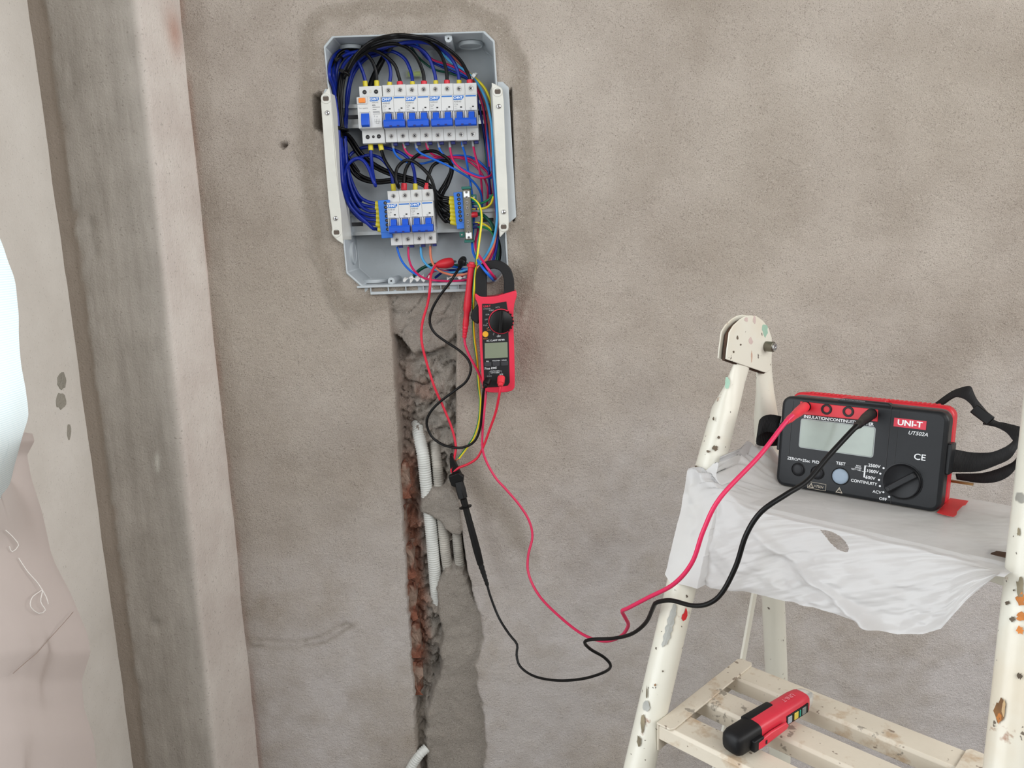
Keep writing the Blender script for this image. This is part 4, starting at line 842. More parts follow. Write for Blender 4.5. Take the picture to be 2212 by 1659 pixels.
# display, button, keys
mprism([(1047, 741), (1096, 739), (1097, 772), (1047, 774.5)], -.0012, .001, 'display', LCDM, bevel=.0004)
q = ml(1048.8, 721.7); MB().lathe((q[0], -.0008, q[1]), (0, -1, 0), [(0, .0046), (.0012, .0044), (.0018, .0036)], 22).build('select_button', M('button_amber', (226, 166, 44), .4), cm)
for u, v in ((1054, 787), (1072, 786), (1090, 785)):
    q = ml(u, v); MB().box(q[0] - .0052, q[0] + .0052, -.0014, .001, q[1] - .0034, q[1] + .0034).build('key', M('key_black', (50, 50, 54), .5), cm, bevel=.0006)
def mt(s_, u, v, size, mat=SILK, **k):
    q = ml(u, v); text(s_, (q[0], -.0010, q[1]), size, mat, cm, **k)
mt('UNI-T', 1052, 661.5, .0040, SILKR, bold=.02, name='brand_lettering', ez=(.02, 0, 1), ex=(1, 0, .06)); mt('UT202A+', 1052.5, 667, .0028, SILKD, ex=(1, 0, .06))
for s_, u, v in (('ACV', 1075, 664, ), ('600A', 1061.5, 670), ('60A', 1053, 679.5), ('6A', 1050, 690), ('Hz%', 1048.5, 702.5), ('V', 1066, 723), ('OFF', 1077.5, 726.5)): mt(s_, u, v, .0034, SILKD if s_ != 'OFF' else SILK)
for s_, u, v in (('\u03a9', 1053, 709.5), ('mV', 1055, 713)): mt(s_, u, v, .0030, SILKO)
mt('SELECT', 1049, 731.5, .0022, SILKO); mt('AC CLAMP METER', 1070.5, 735, .0034, SILK, bold=.012, ex=(1, 0, .035), sx=1.0)
mt('REL', 1053.5, 780.5, .0028); mt('MAX/MIN', 1072, 779, .0028); mt('HOLD/\u263c' if False else 'HOLD', 1089, 778, .0028)
mt('True RMS', 1059, 795.5, .0046, SILK, shear=.25, bold=.01, ex=(1, 0, .035)); mt('CAT III 300V', 1069.5, 801.5, .0026); mt('CAT II 600V', 1069.5, 805, .0026); mt('COM', 1057, 812.5, .0030, SILKD); mt('LIVE', 1083, 808.5, .0030)
for (u0, u1, v0, v1) in ((1056.5, 1057.1, 803, 810), (1083, 1083.6, 801.5, 808), (1056.5, 1061, 802.4, 803.1), (1079, 1083.6, 800.8, 801.5)):
    a, b = ml(u0, v0), ml(u1, v1); MB().box(min(a[0], b[0]), max(a[0], b[0]), -.0010, 0, min(a[1], b[1]), max(a[1], b[1])).build('printed_line', SILKD, cm, smooth=0)
for a in (-2.5, -2.15, -1.8, 2.25, 2.6, 2.95, 3.25, 3.55):
    MB().cyl((dc[0] + (RD + .0034) * math.cos(a), -.0006, dc[1] + (RD + .0034) * math.sin(a)), (0, -1, 0), .0005, .0003, 8).build('dial_dot', SILK, cm)

# ================================================================== TEST LEADS AND CLIPS
LRED = M('lead_red_silicone', (214, 34, 62), 0.42, vary=.02); LBLK = M('lead_black_silicone', (12, 12, 13), 0.4, vary=.02, spec=.28); LPINK = M('lead_magenta_silicone', (214, 40, 88), .42, vary=.02)
def lead(name, label, pts, r, mat, group=None, n=10):
    p3 = [P(*q) for q in pts]; sp = spline(p3, .005); o = MB().tube(sp, r if not hasattr(r, '__len__') else list(np.interp(np.linspace(0, 1, len(sp)), np.linspace(0, 1, len(r)), r)), n).build(name, mat, None, smooth=70, loc=tuple(sp[0])); tag(o, label, 'test lead', group); o['o'] = 0; del o['o']; return o, sp[0]
def lpart(par, o0, mb, name, mat, **k):
    mb.v = [(a[0] - o0[0], a[1] - o0[1], a[2] - o0[2]) for a in mb.v]; return mb.build(name, mat, par, **k)
def shaft(mb, a, b, prof, n=16):
    a, b = Vector(a), Vector(b); L_ = (b - a).length; return mb.lathe(a, (b - a), [(t * L_, r_) for t, r_ in prof], n)
# red lead of the clamp meter, ending in the red alligator clip inside the box
o, o0 = lead('test_lead', 'red lead from the right socket of the clamp meter to the red clip', [(1081, 836, -.062), (1079, 850, -.062), (1071, 890, -.05), (1057, 930, -.04), (1044, 965, -.034), (1030, 990, -.030), (1010, 1003, -.026), (992, 1010, -.022), (979, 1019, -.02), (975, 1018, -.02), (977, 1006, -.02), (984, 975, -.018), (984, 958, -.016), (976, 925, -.014), (958, 880, -.014), (940, 840, -.016), (925, 795, -.016), (913, 750, -.018), (910, 720, -.018), (914, 690, -.018), (924, 655, -.018), (929, 620, -.022), (930, 600, -.016), (934, 585, -.004), (941, 573, .006)], .0020, LRED)
mb = MB(); q = P(1082.5, 822, -.052)
shaft(mb, P(1083, 814, -.056), P(1081, 834, -.066), [(0, .0052), (.1, .0058), (.7, .0055), (.74, .0040), (.8, .0044), (.86, .0038), (.92, .0042), (1, .0030)]); lpart(o, o0, mb, 'plug', M('plug_red', (226, 52, 66), .45))
mb = MB(); shaft(mb, P(941, 573, .008), P(979, 566, .022), [(0, .0026), (.1, .0044), (.25, .0064), (.55, .0080), (.8, .0078), (.93, .0068), (1, .0040)]); mb.v = [(x, y, z) for x, y, z in mb.v]; lpart(o, o0, mb, 'clip_boot', M('clip_red', (196, 30, 44), .5))
mb = MB(); shaft(mb, P(978, 566, .021), P(985, 564.5, .024), [(0, .0030), (1, .0014)]); lpart(o, o0, mb, 'clip_jaw', STEEL)
# black lead of the clamp meter to the black probe stuck into the box
o, o0 = lead('test_lead', 'black lead looping from the clamp meter to the black round-ended probe', [(1046, 838, -.058), (1044, 850, -.056), (1041, 890, -.044), (1037, 925, -.036), (1026, 952, -.03), (1006, 965, -.026), (984, 967, -.022), (955, 960, -.018), (932, 942, -.016), (921.5, 915, -.016), (928, 893, -.018), (948, 870, -.02), (985, 842, -.022), (1007, 824, -.024), (1017, 800, -.024), (1012, 778, -.022), (992, 757, -.02), (960, 736, -.018), (938, 718, -.018), (928.5, 697, -.018), (932, 672, -.02), (948, 642, -.024), (972, 610, -.026), (988, 585, -.018), (995, 574, -.008)], .0020, LBLK)
mb = MB(); shaft(mb, P(1055, 819, -.056), P(1047, 836, -.064), [(0, .0050), (.1, .0056), (.65, .0054), (.7, .0040), (.78, .0044), (.85, .0038), (.92, .0040), (1, .0028)]); lpart(o, o0, mb, 'plug', M('plug_black', (15, 15, 16), .45, spec=.3))
mb = MB(); shaft(mb, P(993, 578, -.012), P(1000, 562, .010), [(0, .0030), (.35, .0038), (.55, .0048), (.62, .0062), (.8, .0064), (1, .0058)]); lpart(o, o0, mb, 'probe_body', M('plug_black'))
mb = MB(); shaft(mb, P(999.5, 563, .002), P(1002, 559, .020), [(0, .0050), (.15, .0056), (.5, .0054), (1, .004)], 20); lpart(o, o0, mb, 'probe_collar', M('plug_black'))
# tester leads: red
rl = [(1003, 728, -.026), (1005, 745, -.026), (1015, 771, -.026), (1030, 798, -.024), (1039, 818, -.020), (1047, 838, -.022), (1049.5, 852, -.026), (1045.5, 893, -.03), (1042, 938, -.032), (1042.7, 972, -.034), (1053, 1002, -.036), (1072, 1034, -.04), (1093, 1057, -.045), (1122, 1091, -.05), (1143, 1125, -.055), (1150, 1160, -.06), (1141, 1200, -.07), (1142, 1240, -.08), (1165, 1287, -.10), (1210, 1333, -.14), (1260, 1371, -.19), (1305, 1385, -.24), (1340, 1375, -.28), (1357, 1352, -.31), (1351, 1335, -.33), (1344, 1320, -.345), (1356, 1314, -.36), (1400, 1291, -.39), (1455, 1262, -.425), (1495, 1215, -.445), (1520, 1145, -.452), (1556, 1075, -.452), (1640, 985, -.435), (1693, 917, -.418), (1712, 898, -.408)]
RR = [.0019, .0019, .0020, .0022, .0024, .0025]
o, o0 = lead('test_lead', 'long red lead from the red probe across the ladder to the insulation tester', rl, RR, LPINK)
def tester_plug(o, o0, a, b, mat):
    mb = MB(); shaft(mb, a, b, [(0, .0030), (.12, .0034), (.14, .0040), (.3, .0042), (.32, .0036), (.38, .0044), (.42, .0040), (.48, .0048), (.52, .0044), (.6, .0054), (.95, .0058), (1, .0052)], 18); lpart(o, o0, mb, 'plug', mat)
PLUG_R = (o, o0)
mb = MB(); shaft(mb, P(1003, 730, -.028), P(1006, 700, -.028), [(0, .0030), (.1, .0036), (.15, .0030), (.3, .0038), (.36, .0032), (.5, .0042), (.56, .0036), (.72, .0046), (.8, .0040), (1, .0050)]); lpart(o, o0, mb, 'strain_relief', LRED)
mb = MB(); shaft(mb, P(1005.5, 704, -.028), P(1019, 566, -.034), [(0, .0046), (.1, .0048), (.13, .0042), (.22, .0046), (.25, .0058), (.34, .0060), (.6, .0050), (.92, .0046), (.925, .0066), (.965, .0070), (.97, .0046), (1, .0040)]); lpart(o, o0, mb, 'probe_body', M('probe_red', (204, 34, 54), .45))
# tester leads: black
bl_ = [(1052, 1262, -.044), (1060, 1290, -.05), (1078, 1335, -.06), (1100, 1370, -.08), (1117, 1392, -.09), (1116, 1415, -.10), (1124, 1440, -.11), (1155, 1461, -.13), (1205, 1470, -.16), (1260, 1466, -.19), (1305, 1452, -.22), (1319, 1438, -.24), (1305, 1420, -.25), (1275, 1402, -.26), (1263, 1387, -.27), (1280, 1381, -.28), (1325, 1379, -.30), (1365, 1369, -.33), (1395, 1345, -.36), (1412, 1310, -.395), (1420, 1301, -.405), (1450, 1297, -.425), (1495, 1308, -.45), (1530, 1304, -.465), (1560, 1280, -.475), (1590, 1222, -.482), (1612, 1155, -.488), (1645, 1105, -.49), (1700, 1067, -.488), (1745, 1038, -.48), (1790, 985, -.475), (1838, 933, -.468), (1851, 920, -.464)]
o, o0 = lead('test_lead', 'long black lead from the black probe across the ladder to the insulation tester', bl_, [.0019, .0019, .0021, .0024, .0026, .0027], LBLK)
PLUG_B = (o, o0); PBK = M('plug_black')
mb = MB(); shaft(mb, P(1053, 1265, -.044), P(1037, 1215, -.038), [(0, .0026), (.1, .0034), (.16, .0028), (.25, .0036), (.3, .003), (.42, .0040), (.48, .0034), (.6, .0044), (.68, .0038), (.8, .0048), (.86, .0042), (1, .0052)]); lpart(o, o0, mb, 'strain_relief', PBK)
mb = MB(); shaft(mb, P(1038, 1218, -.038), P(1001, 1078, -.030), [(0, .0052), (.2, .0060), (.5, .0056), (.86, .0050), (.87, .0100), (.885, .0104), (.89, .0052), (1, .0056)]); lpart(o, o0, mb, 'probe_body', PBK)
mb = MB(); shaft(mb, P(1000, 1076, -.030), P(991, 1040, -.026), [(0, .0080), (.5, .0086), (1, .0078)], 6); lpart(o, o0, mb, 'clip_socket', PBK, bevel=.0006)
for px_, ya in (([(968, 1030), (990, 1022), (1002, 1030), (1000, 1050), (988, 1055), (975, 1050)], -.030), ([(978, 1028), (972, 1010), (971, 984), (977, 981), (982, 995), (990, 1012), (998, 1028)], -.022)):
    mb = MB().prism([(P(u, v, ya)[0], P(u, v, ya)[2]) for u, v in px_], 'y', ya, ya + .011); lpart(o, o0, mb, 'clip_jaw', PBK, bevel=.0012)
# yellow-green earth wire hanging out of the box
YG = [(1014, 427, .012), (1022, 430, .010), (1032, 439, .004), (1038, 452, .0), (1040, 470, -.004), (1039, 486, -.008), (1036, 511, -.014), (1031.5, 546, -.022), (1027, 583, -.034), (1024, 620, -.040), (1023, 645, -.034), (1022, 667, -.024), (1022.7, 704, -.022), (1024.7, 733, -.018), (1029.5, 771, -.016), (1032.4, 810, -.016), (1035.5, 848, -.018), (1037.5, 862, -.018), (1034.8, 906, -.018), (1024, 943.5, -.017), (1006, 970, -.016), (991, 990, -.016)]
p3 = [P(*q) for q in YG]; sp = spline(p3, .004)
o = MB().tube(sp, .0021, 12, mfun=lambda k: 1 if k in (4, 5, 6, 7) else 0).build('wire', [WY, WG], None, smooth=70, loc=tuple(sp[0])); tag(o, 'yellow and green striped earth wire hanging down past the clamp meter', 'wire')
mb = MB(); shaft(mb, sp[-1], P(984, 996, -.016), [(0, .0009), (1, .0008)], 8); lpart(o, sp[0], mb, 'bare_copper', M('copper', (196, 120, 80), .35, .9))
# a few more things in the plaster
NAILM = M('rusty_nail', (96, 62, 44), .7, .4)

# ================================================================== LADDER
NL = PZ(1422, 1560, .83); TH = math.radians(-45.5)
LX = np.array([math.cos(TH), math.sin(TH), 0]); LW = np.array([-LX[1], LX[0], 0]); EZ = np.array([0, 0, 1.0]); LO = np.array([NL[0], NL[1], 0])
lad = None
def lad_label(): return 'old cream-painted tubular stepladder with chipped rusty paint'
lad = thing('stepladder', lad_label(), 'ladder', LO, [LX, LW, EZ])
def loc_(p): d = np.asarray(p) - LO; return np.array([d @ LX, d @ LW, d[2]])
def world_(l, w, z): return LO + LX * l + LW * w + EZ * z
def PLn(u, v, off): return loc_(PN(u, v, LO + LX * off, LX))
def ladder_mat():
    k = NT('chipped_cream_paint'); n1_ = k.noise(22, 5, .62); n2_ = k.noise(60, 4, .6); n3_ = k.noise(9, 4, .6)
    c = k.mix(n3_, lin((208, 204, 189)), lin((224, 222, 210)))
    c = k.mix(k.math('MULTIPLY', k.ramp(n3_, [(0.53, 0.0), (0.7, 1.0)]), .5), c, lin((206, 190, 164)))
    rust = k.ramp(n1_, [(0.655, 0.0), (0.70, 1.0)]); c = k.mix(k.math('MULTIPLY', rust, .8), c, k.mix(n2_, lin((104, 64, 38)), lin((178, 112, 62))))
    grey = k.ramp(k.noise(15, 4, .6), [(0.665, 0.0), (0.685, 1.0)]); c = k.mix(grey, c, lin((150, 148, 140)))
    sp_ = k.ramp(k.noise(130, 2, .5), [(0.70, 0.0), (0.73, 1.0)]); c = k.mix(k.math('MULTIPLY', sp_, .85), c, lin((70, 54, 42)))
    k.col(c); k.b.inputs['Roughness'].default_value = .32; k.b.inputs['Specular IOR Level'].default_value = .5
    k.bump(k.math('SUBTRACT', k.math('MULTIPLY', k.noise(70, 3), .4), k.math('MULTIPLY', grey, .8)), .35, .0015); return k.m
CREAM = ladder_mat(); RUSTD = M('rusty_dark_steel', (78, 56, 42), .75, .3, grain=.5, gscale=400, vary=.3)
TREADM = None
def tread_mat():
    k = NT('worn_tread_paint'); a = k.noise(26, 5, .65); b = k.noise(11, 4, .6)
    c = k.mix(b, lin((202, 191, 172)), lin((222, 214, 198)))
    c = k.mix(k.math('MULTIPLY', k.ramp(a, [(0.56, 0.0), (0.68, 1.0)]), .75), c, lin((176, 148, 116)))
    c = k.mix(k.math('MULTIPLY', k.ramp(k.noise(17, 5, .7), [(0.625, 0.0), (0.65, 1.0)]), .8), c, lin((134, 126, 114)))
    c = k.mix(k.math('MULTIPLY', k.ramp(k.noise(120, 2), [(0.68, 0.0), (0.72, 1.0)]), .7), c, lin((92, 66, 46)))
    k.col(c); k.b.inputs['Roughness'].default_value = .5; k.bump(k.noise(90, 4, .6), .3, .0015); return k.m
TREADM = tread_mat()
def stile(pts, rl, rw, name, n=20, mat=CREAM):
    """tube in the ladder's own frame; rl, rw radii along the ladder and across it"""
    mb = MB(); vs = []; fs = []; N = len(pts)
    for i, (p, a, b) in enumerate(zip(pts, rl, rw)):
        for k in range(n):
            w = 2 * math.pi * k / n; vs.append((p[0] + a * math.cos(w), p[1] + b * math.sin(w), p[2]))
    for i in range(N - 1):
        for k in range(n): j = (k + 1) % n; fs.append((i * n + k, i * n + j, i * n + n + j, i * n + n + k))
    fs += [tuple(range(n))[::-1], tuple(range((N - 1) * n, N * n))]
    o = mb.add(vs, fs).build(name, mat, lad, smooth=50); return o
ST_R = .0172; FOOT = M('ladder_foot_rubber', (40, 40, 42), .8)
A, B = PLn(1534, 997, -.0185), PLn(1383, 1649, -.0185); KS = (A[1] - B[1]) / (A[2] - B[2])
def fl(z, l=-.0185): return (l, A[1] + (z - A[2]) * KS, z)
ztop = PLn(1600, 735, -.012)[2]; zs_ = [.03, .5, .9, 1.0, 1.06, ztop - .075, ztop - .05, ztop - .025, ztop + .012]
wtop = PLn(1594, 770, -.012)
pl_ = [fl(z) for z in zs_]; pl_ = pl_[:5] + [(p[0] + .009 * t, p[1] + (.006) * t, p[2]) for p, t in zip(pl_[5:], (.3, .7, 1, 1))]
stile(pl_, [ST_R] * 5 + [.0150, .0080, .0042, .0034], [ST_R] * 5 + [.0172, .0190, .0205, .0205], 'front_stile')
MB().cyl((fl(0)[0], fl(0)[1], 0), (0, 0, 1), .022, .05, 18).build('rubber_foot', FOOT, lad, bevel=.002)
# right front stile: same slope plane, seen at the frame edge
nF = LW - KS * EZ; pF = world_(0, A[1], A[2])
C1, D1 = loc_(PN(2240, 1050, pF, nF)), loc_(PN(2176, 1659, pF, nF))
def fr(z): t = (z - D1[2]) / (C1[2] - D1[2]); return (D1[0] + (C1[0] - D1[0]) * t, D1[1] + (C1[1] - D1[1]) * t, z)
stile([fr(z) for z in (.03, .5, .9, 1.1, 1.2, 1.27)], [ST_R] * 5 + [.006], [ST_R] * 5 + [.020], 'front_stile')
MB().cyl((fr(0)[0], fr(0)[1], 0), (0, 0, 1), .022, .05, 18).build('rubber_foot', FOOT, lad, bevel=.002)
# rear legs
A2, B2 = PLn(1656, 935, -.016), PLn(1681, 1560, -.016)
def rl_(z, l=-.016): t = (z - B2[2]) / (A2[2] - B2[2]); return (l, B2[1] + (A2[1] - B2[1]) * t, z)
RRr = .0152
zh = PLn(1652, 780, -.012)[2]
for l_, nm in ((-.016, 'rear_leg'), (.318, 'rear_leg')):
    zz_ = [.03, .6, 1.0, zh - .075, zh - .04, zh - .015, zh + .01]
    stile([rl_(z, l_) for z in zz_], [RRr] * 4 + [.009, .005, .004], [RRr] * 4 + [.0165, .0185, .0185], nm)
    MB().cyl((l_, rl_(0)[1], 0), (0, 0, 1), .019, .05, 18).build('rubber_foot', FOOT, lad, bevel=.002)
# hinge plates with bolt
HPX = [(1569, 776), (1571, 755), (1576, 718), (1585, 703), (1599, 690), (1610, 683.5), (1621.6, 681), (1635, 683), (1649, 693), (1660.6, 709), (1667.5, 730), (1668.6, 752), (1666.5, 784), (1664, 799), (1656, 805), (1650, 804)]
def plate(off, px_, th, name, mat=CREAM):
    pts = [PLn(u, v, off) for u, v in px_]; return MB().prism([(p[1], p[2]) for p in pts], 'x', off - th, off).build(name, mat, lad, bevel=.0006)
plate(-.004, HPX, .0016, 'hinge_plate')
pts = [PLn(u, v, -.004) for u, v in HPX]
MB().prism([(p[1] - .0008, p[2] + .0004) for p in pts], 'x', -.0150, -.0134).build('hinge_plate', CREAM, lad, bevel=.0006)
MB().prism([(p[1] * .97 + .03 * pts[5][1] + .002, p[2] * .985 + .015 * pts[5][2] - .003) for p in pts[:7] + pts[10:]], 'x', -.0115, -.0075).build('hinge_core', RUSTD, lad, bevel=.0005)
q = PLn(1654, 748, -.004)
b_ = MB().cyl((-.004, q[1], q[2]), (1, 0, 0), .0062, .0105, 20).build('hinge_bolt', M('oily_steel', (120, 116, 104), .35, .8), lad, bevel=.0006)
MB().lathe((.0065, q[1], q[2]), (1, 0, 0), [(0, .0046), (.002, .0044), (.0022, .0030), (.0010, .0026), (.0014, .0010)], 16).build('bolt_end', STEEL, b_)
# lower tread: end bracket, three channel slats
def tread(z, w0, w1, l0, l1, nsl, mat, front_dark=False):
    wd_ = (w1 - w0) * .215; gap = ((w1 - w0) - nsl * wd_) / (nsl - 1)
    for k in range(nsl):
        a = w0 + k * (wd_ + gap)
        sec = [(a, z - .018), (a, z - .003), (a + .003, z), (a + wd_ - .003, z), (a + wd_, z - .003), (a + wd_, z - .018), (a + wd_ - .002, z - .018), (a + wd_ - .002, z - .003), (a + .002, z - .003), (a + .002, z - .018)]
        MB().prism(sec, 'x', l0, l1).build('slat', mat if not (front_dark and k == 0) else RUSTD, lad, bevel=.0006)
    for la, lb in ((l0 - .001, l0 + .019), (l1 - .019, l1 + .001)):
        br_ = MB(); br_.prism([(la, w0 - .002), (lb - .003, w0 - .002), (lb, w0 + .003), (lb, w1 - .003), (lb - .003, w1 + .002), (la + .003, w1 + .002), (la, w1 - .003)], 'z', z, z + .0022)
        e = la if la < .1 else lb
        br_.box(min(e, e + (.002 if la < .1 else -.002)), max(e, e + (.002 if la < .1 else -.002)), w0 - .001, w1 + .001, z - .032, z + .0005)
        br_.build('tread_bracket', mat, lad, bevel=.0006)
tread(.828, .0, .1735, .0, .272, 3, TREADM)
tread(1.052, .165, .275, .0, .296, 3, CREAM)
def wface(px_, w_, th, name, mat):
    pts = [loc_(PN(u, v, LO + LW * w_, LW)) for u, v in px_]; return MB().prism([(p[0], p[2]) for p in pts], 'y', w_, w_ + th).build(name, mat, lad, bevel=.0006)
wface([(2128, 1196), (2190, 1204), (2190, 1236), (2128, 1226)], .125, .012, 'step_rod', RUSTD)
wface([(2110, 1222), (2200, 1246), (2200, 1278), (2110, 1246)], .140, .003, 'step_apron', CREAM)
# linkage straps
def strap(u0, v0, u1, v1, off, w_, name='linkage_strap'):
    a, b = PLn(u0, v0, off), PLn(u1, v1, off); d = (b - a); d /= np.linalg.norm(d); nrm = np.array([0, -d[2], d[1]]) * w_ / 2
    vs = [a + nrm, a - nrm, b - nrm, b + nrm]; MB().prism([(p[1], p[2]) for p in vs], 'x', off - .0035, off).build(name, CREAM, lad, bevel=.0006)
strap(1638, 1250, 1598, 1475, -.003, .0105); strap(1575, 1545, 1540, 1690, -.003, .0105); pass
q = PLn(1595, 1483, -.001); e = MB().cyl((-.003, q[1], q[2]), (1, 0, 0), .0075, .008, 18).build('pivot_bolt', CREAM, lad, bevel=.0008); MB().cyl((.005, q[1], q[2]), (1, 0, 0), .0035, .002, 12).build('bolt_end', STEEL, e)
# paint marks that sit on the left stile
def patch_on(fn, u, v, pts, mat, name):
    """flake of paint or rust following the round of a stile"""
    vs = []
    ax = world_(*fn(.9)); ad = world_(*fn(1.0)) - ax; ad /= np.linalg.norm(ad); oc = CAM - ax; b0 = oc - ad * (oc @ ad)
    for du, dv in pts:
        d = ray(u + du, v + dv); d /= np.linalg.norm(d); a_ = d - ad * (d @ ad)
        A_, B_, C_ = a_ @ a_, 2 * a_ @ b0, b0 @ b0 - (ST_R + .0003) ** 2; D_ = max(B_ * B_ - 4 * A_ * C_, 0); t = (-B_ - math.sqrt(D_)) / (2 * A_); vs.append(loc_(CAM + d * t))
    c = sum(vs) / len(vs); n = len(vs)
    MB().add(vs + [c], [(i, (i + 1) % n, n) for i in range(n)]).build(name, mat, lad, smooth=0)
def blob(a, b, n=14, j=.3, seed=0):
    r_ = random.Random(seed); return [(a * (1 + r_.uniform(-j, j)) * math.cos(2 * math.pi * i / n), b * (1 + r_.uniform(-j, j)) * math.sin(2 * math.pi * i / n)) for i in range(n)]
BAREG = M('bare_grey_metal', (158, 158, 152), .5, .2, grain=.2); RSTO = M('rust_orange', (186, 116, 56), .8, vary=.35, grain=.6, gscale=300); RSTB = M('rust_brown', (132, 92, 52), .7, vary=.35, grain=.6, gscale=300)
DIRT = M('dark_chip', (92, 80, 66), .8, vary=.3); GRN = M('green_paint_smear', (150, 184, 164), .45); OLV = M('olive_grime', (128, 118, 96), .8, vary=.3)
patch_on(fl, 1478, 1330, [(4, -18), (7, -8), (7, 0), (4, 8), (-2, 12), (-6, 6), (-4, -2), (0, -6)], M('red_paint_spot', (200, 40, 44), .4), 'red_paint_spot')
patch_on(fl, 1447, 1350, [(7, -45), (12, -46), (15, -38), (13, -30), (14, -22), (9, -14), (10, -4), (5, 4), (6, 12), (1, 18), (2, 27), (-4, 34), (-6, 42), (-12, 44), (-16, 49), (-18, 42), (-14, 34), (-15, 24), (-10, 16), (-11, 6), (-5, -2), (-6, -12), (-1, -20), (1, -30), (5, -36)], BAREG, 'bare_patch')
patch_on(fl, 1396, 1525, blob(8, 12, 14, .2, 1), BAREG, 'bare_patch')
for i, (u, v, a, b, m_) in enumerate(((1571, 829, 5, 12, GRN), (1545, 968, 6, 6, DIRT), (1530, 975, 4, 3, DIRT), (1553, 945, 3, 3, DIRT), (1503, 1010, 3, 5, DIRT), (1492, 1082, 3, 6, DIRT), (1388, 1562, 4, 20, OLV), (1380, 1602, 5, 12, OLV), (1397, 1497, 2, 14, OLV), (1415, 1480, 2, 3, RSTB), (1460, 1560, 3, 3, RSTB), (1484, 1288, 2, 3, DIRT), (1500, 1150, 2, 5, DIRT), (1541, 905, 2, 4, DIRT), (1432, 1450, 2, 2, DIRT))):
    patch_on(fl, u, v, blob(a, b, 12, .35, i), m_, 'paint_chip')
for i, (u, v, a, b, m_) in enumerate(((2205, 1295, 10, 14, RSTO), (2206, 1332, 10, 9, RSTO), (2203, 1362, 8, 10, RSTO), (2204, 1268, 8, 22, OLV), (2176, 1302, 5, 5, DIRT), (2187, 1338, 6, 6, DIRT), (2203, 1460, 5, 7, DIRT), (2160, 1535, 11, 26, RSTB), (2158, 1550, 5, 12, RSTO), (2168, 1530, 4, 16, M('varnish_drip', (176, 140, 84), .25)), (2200, 1150, 3, 8, OLV), (2190, 1275, 2, 2, DIRT))):
    patch_on(fr, u, v, blob(a, b, 14, .4, i + 40), m_, 'paint_chip')
for i, (u, v, a, b, m_) in enumerate(((1653, 712, 6, 14, GRN), (1612, 690, 4, 5, M('mauve_scuff', (196, 176, 170), .6)), (1630, 690, 3, 8, M('mauve_scuff')), (1622, 738, 4, 8, M('mauve_scuff')), (1624, 770, 1.5, 12, M('rust_stain', (190, 156, 136), .7)), (1593, 730, 2, 5, DIRT), (1600, 745, 2, 2, DIRT), (1585, 760, 2, 3, DIRT))):
    pts = [PLn(u + du, v + dv, -.0038) for du, dv in blob(a, b, 12, .35, i + 90)]; MB().prism([(p[1], p[2]) for p in pts], 'x', -.0041, -.0038).build('paint_chip', m_, lad, smooth=0)
# ================================================================== INSULATION TESTER
ZP = 1.0602
BL, BR = PZ(1674, 1047, ZP), PZ(2026, 1109, ZP)
TX = BR - BL; TWD = float(np.linalg.norm(TX)); TX /= TWD; NB = np.array([-TX[1], TX[0], 0.0]); AL = math.radians(8)
TZ = EZ * math.cos(AL) + NB * math.sin(AL); TY = np.cross(TZ, TX)      # TY points into the case
te = thing('insulation_tester', 'black and red insulation tester with strap standing on the plastic bag', 'tester', BL, [TX, TY, TZ])
def tl(u, v, off=0.0):
    q = PN(u, v, BL + TY * off, TY) - BL; return (q @ TX, q @ TZ)
TB = M('tester_black_plastic', (26, 28, 31), .42, grain=.10, gscale=1600, vary=.02, spec=.32); TR_ = M('tester_red_plastic', (204, 28, 44), .42, vary=.02); TG = M('tester_grey_rim', (98, 94, 92), .5)
TW, THh = .171, .1045
def rrect(x0, x1, z0, z1, r, n=5):
    out = []
    for cx, cz, a0 in ((x1 - r, z0 + r, -90), (x1 - r, z1 - r, 0), (x0 + r, z1 - r, 90), (x0 + r, z0 + r, 180)):
        for k in range(n + 1): a = math.radians(a0 + 90 * k / n); out.append((cx + r * math.cos(a), cz + r * math.sin(a)))
    return out
MB().prism(rrect(0, TW, 0, THh, .010), 'y', 0, .026).build('front_case', TB, te, bevel=.0042, seg=4, smooth=50)
MB().prism(rrect(.002, TW - .002, .001, THh + .001, .010), 'y', .026, .031).build('case_rim', TG, te, smooth=50)
MB().prism(rrect(.0005, TW - .0005, -.0005, THh + .004, .011), 'y', .031, .052).build('rear_case', TR_, te, bevel=.003, seg=3, smooth=50)
MB().box(.060, .106, .018, .034, THh - .002, THh + .0046).build('top_latch', TR_, te, bevel=.001)
MB().prism([(.012, THh), (.060, THh), (.063, THh + .0028), (.112, THh + .0028), (.116, THh), (.160, THh), (.160, THh - .006), (.012, THh - .006)], 'y', .004, .018).build('top_ridge', TB, te, bevel=.001)
mb = MB()
for k in range(30): mb.box(.018 + k * .0046, .0203 + k * .0046, .033, .050, THh + .003, THh + .0049)
mb.build('grip_ribs', TR_, te, bevel=.0003)
# recessed panel outline and raised left field
x0, z0 = tl(1702, 972); x1, z1 = tl(1912, 1003); zt0 = tl(1702, 860)[1]
ox = (x0, x1, zt0, z0)
x0, x1, zb_, zt_ = .0125, .1165, .0350, THh - .0050
mb = MB()
for a in ((x0, x0 + .0007, zb_, zt_), (x1 - .0007, x1, zb_ - .001, zt_ + .006), (x0, x1, zb_ - .0007, zb_)): mb.box(a[0], a[1], -.0004, .001, a[2], a[3])
mb.box(.1245 - .0006, .1245, -.0003, .001, .002, THh - .004)
mb.build('panel_groove', M('groove_black', (16, 16, 18), .5), te, smooth=0)
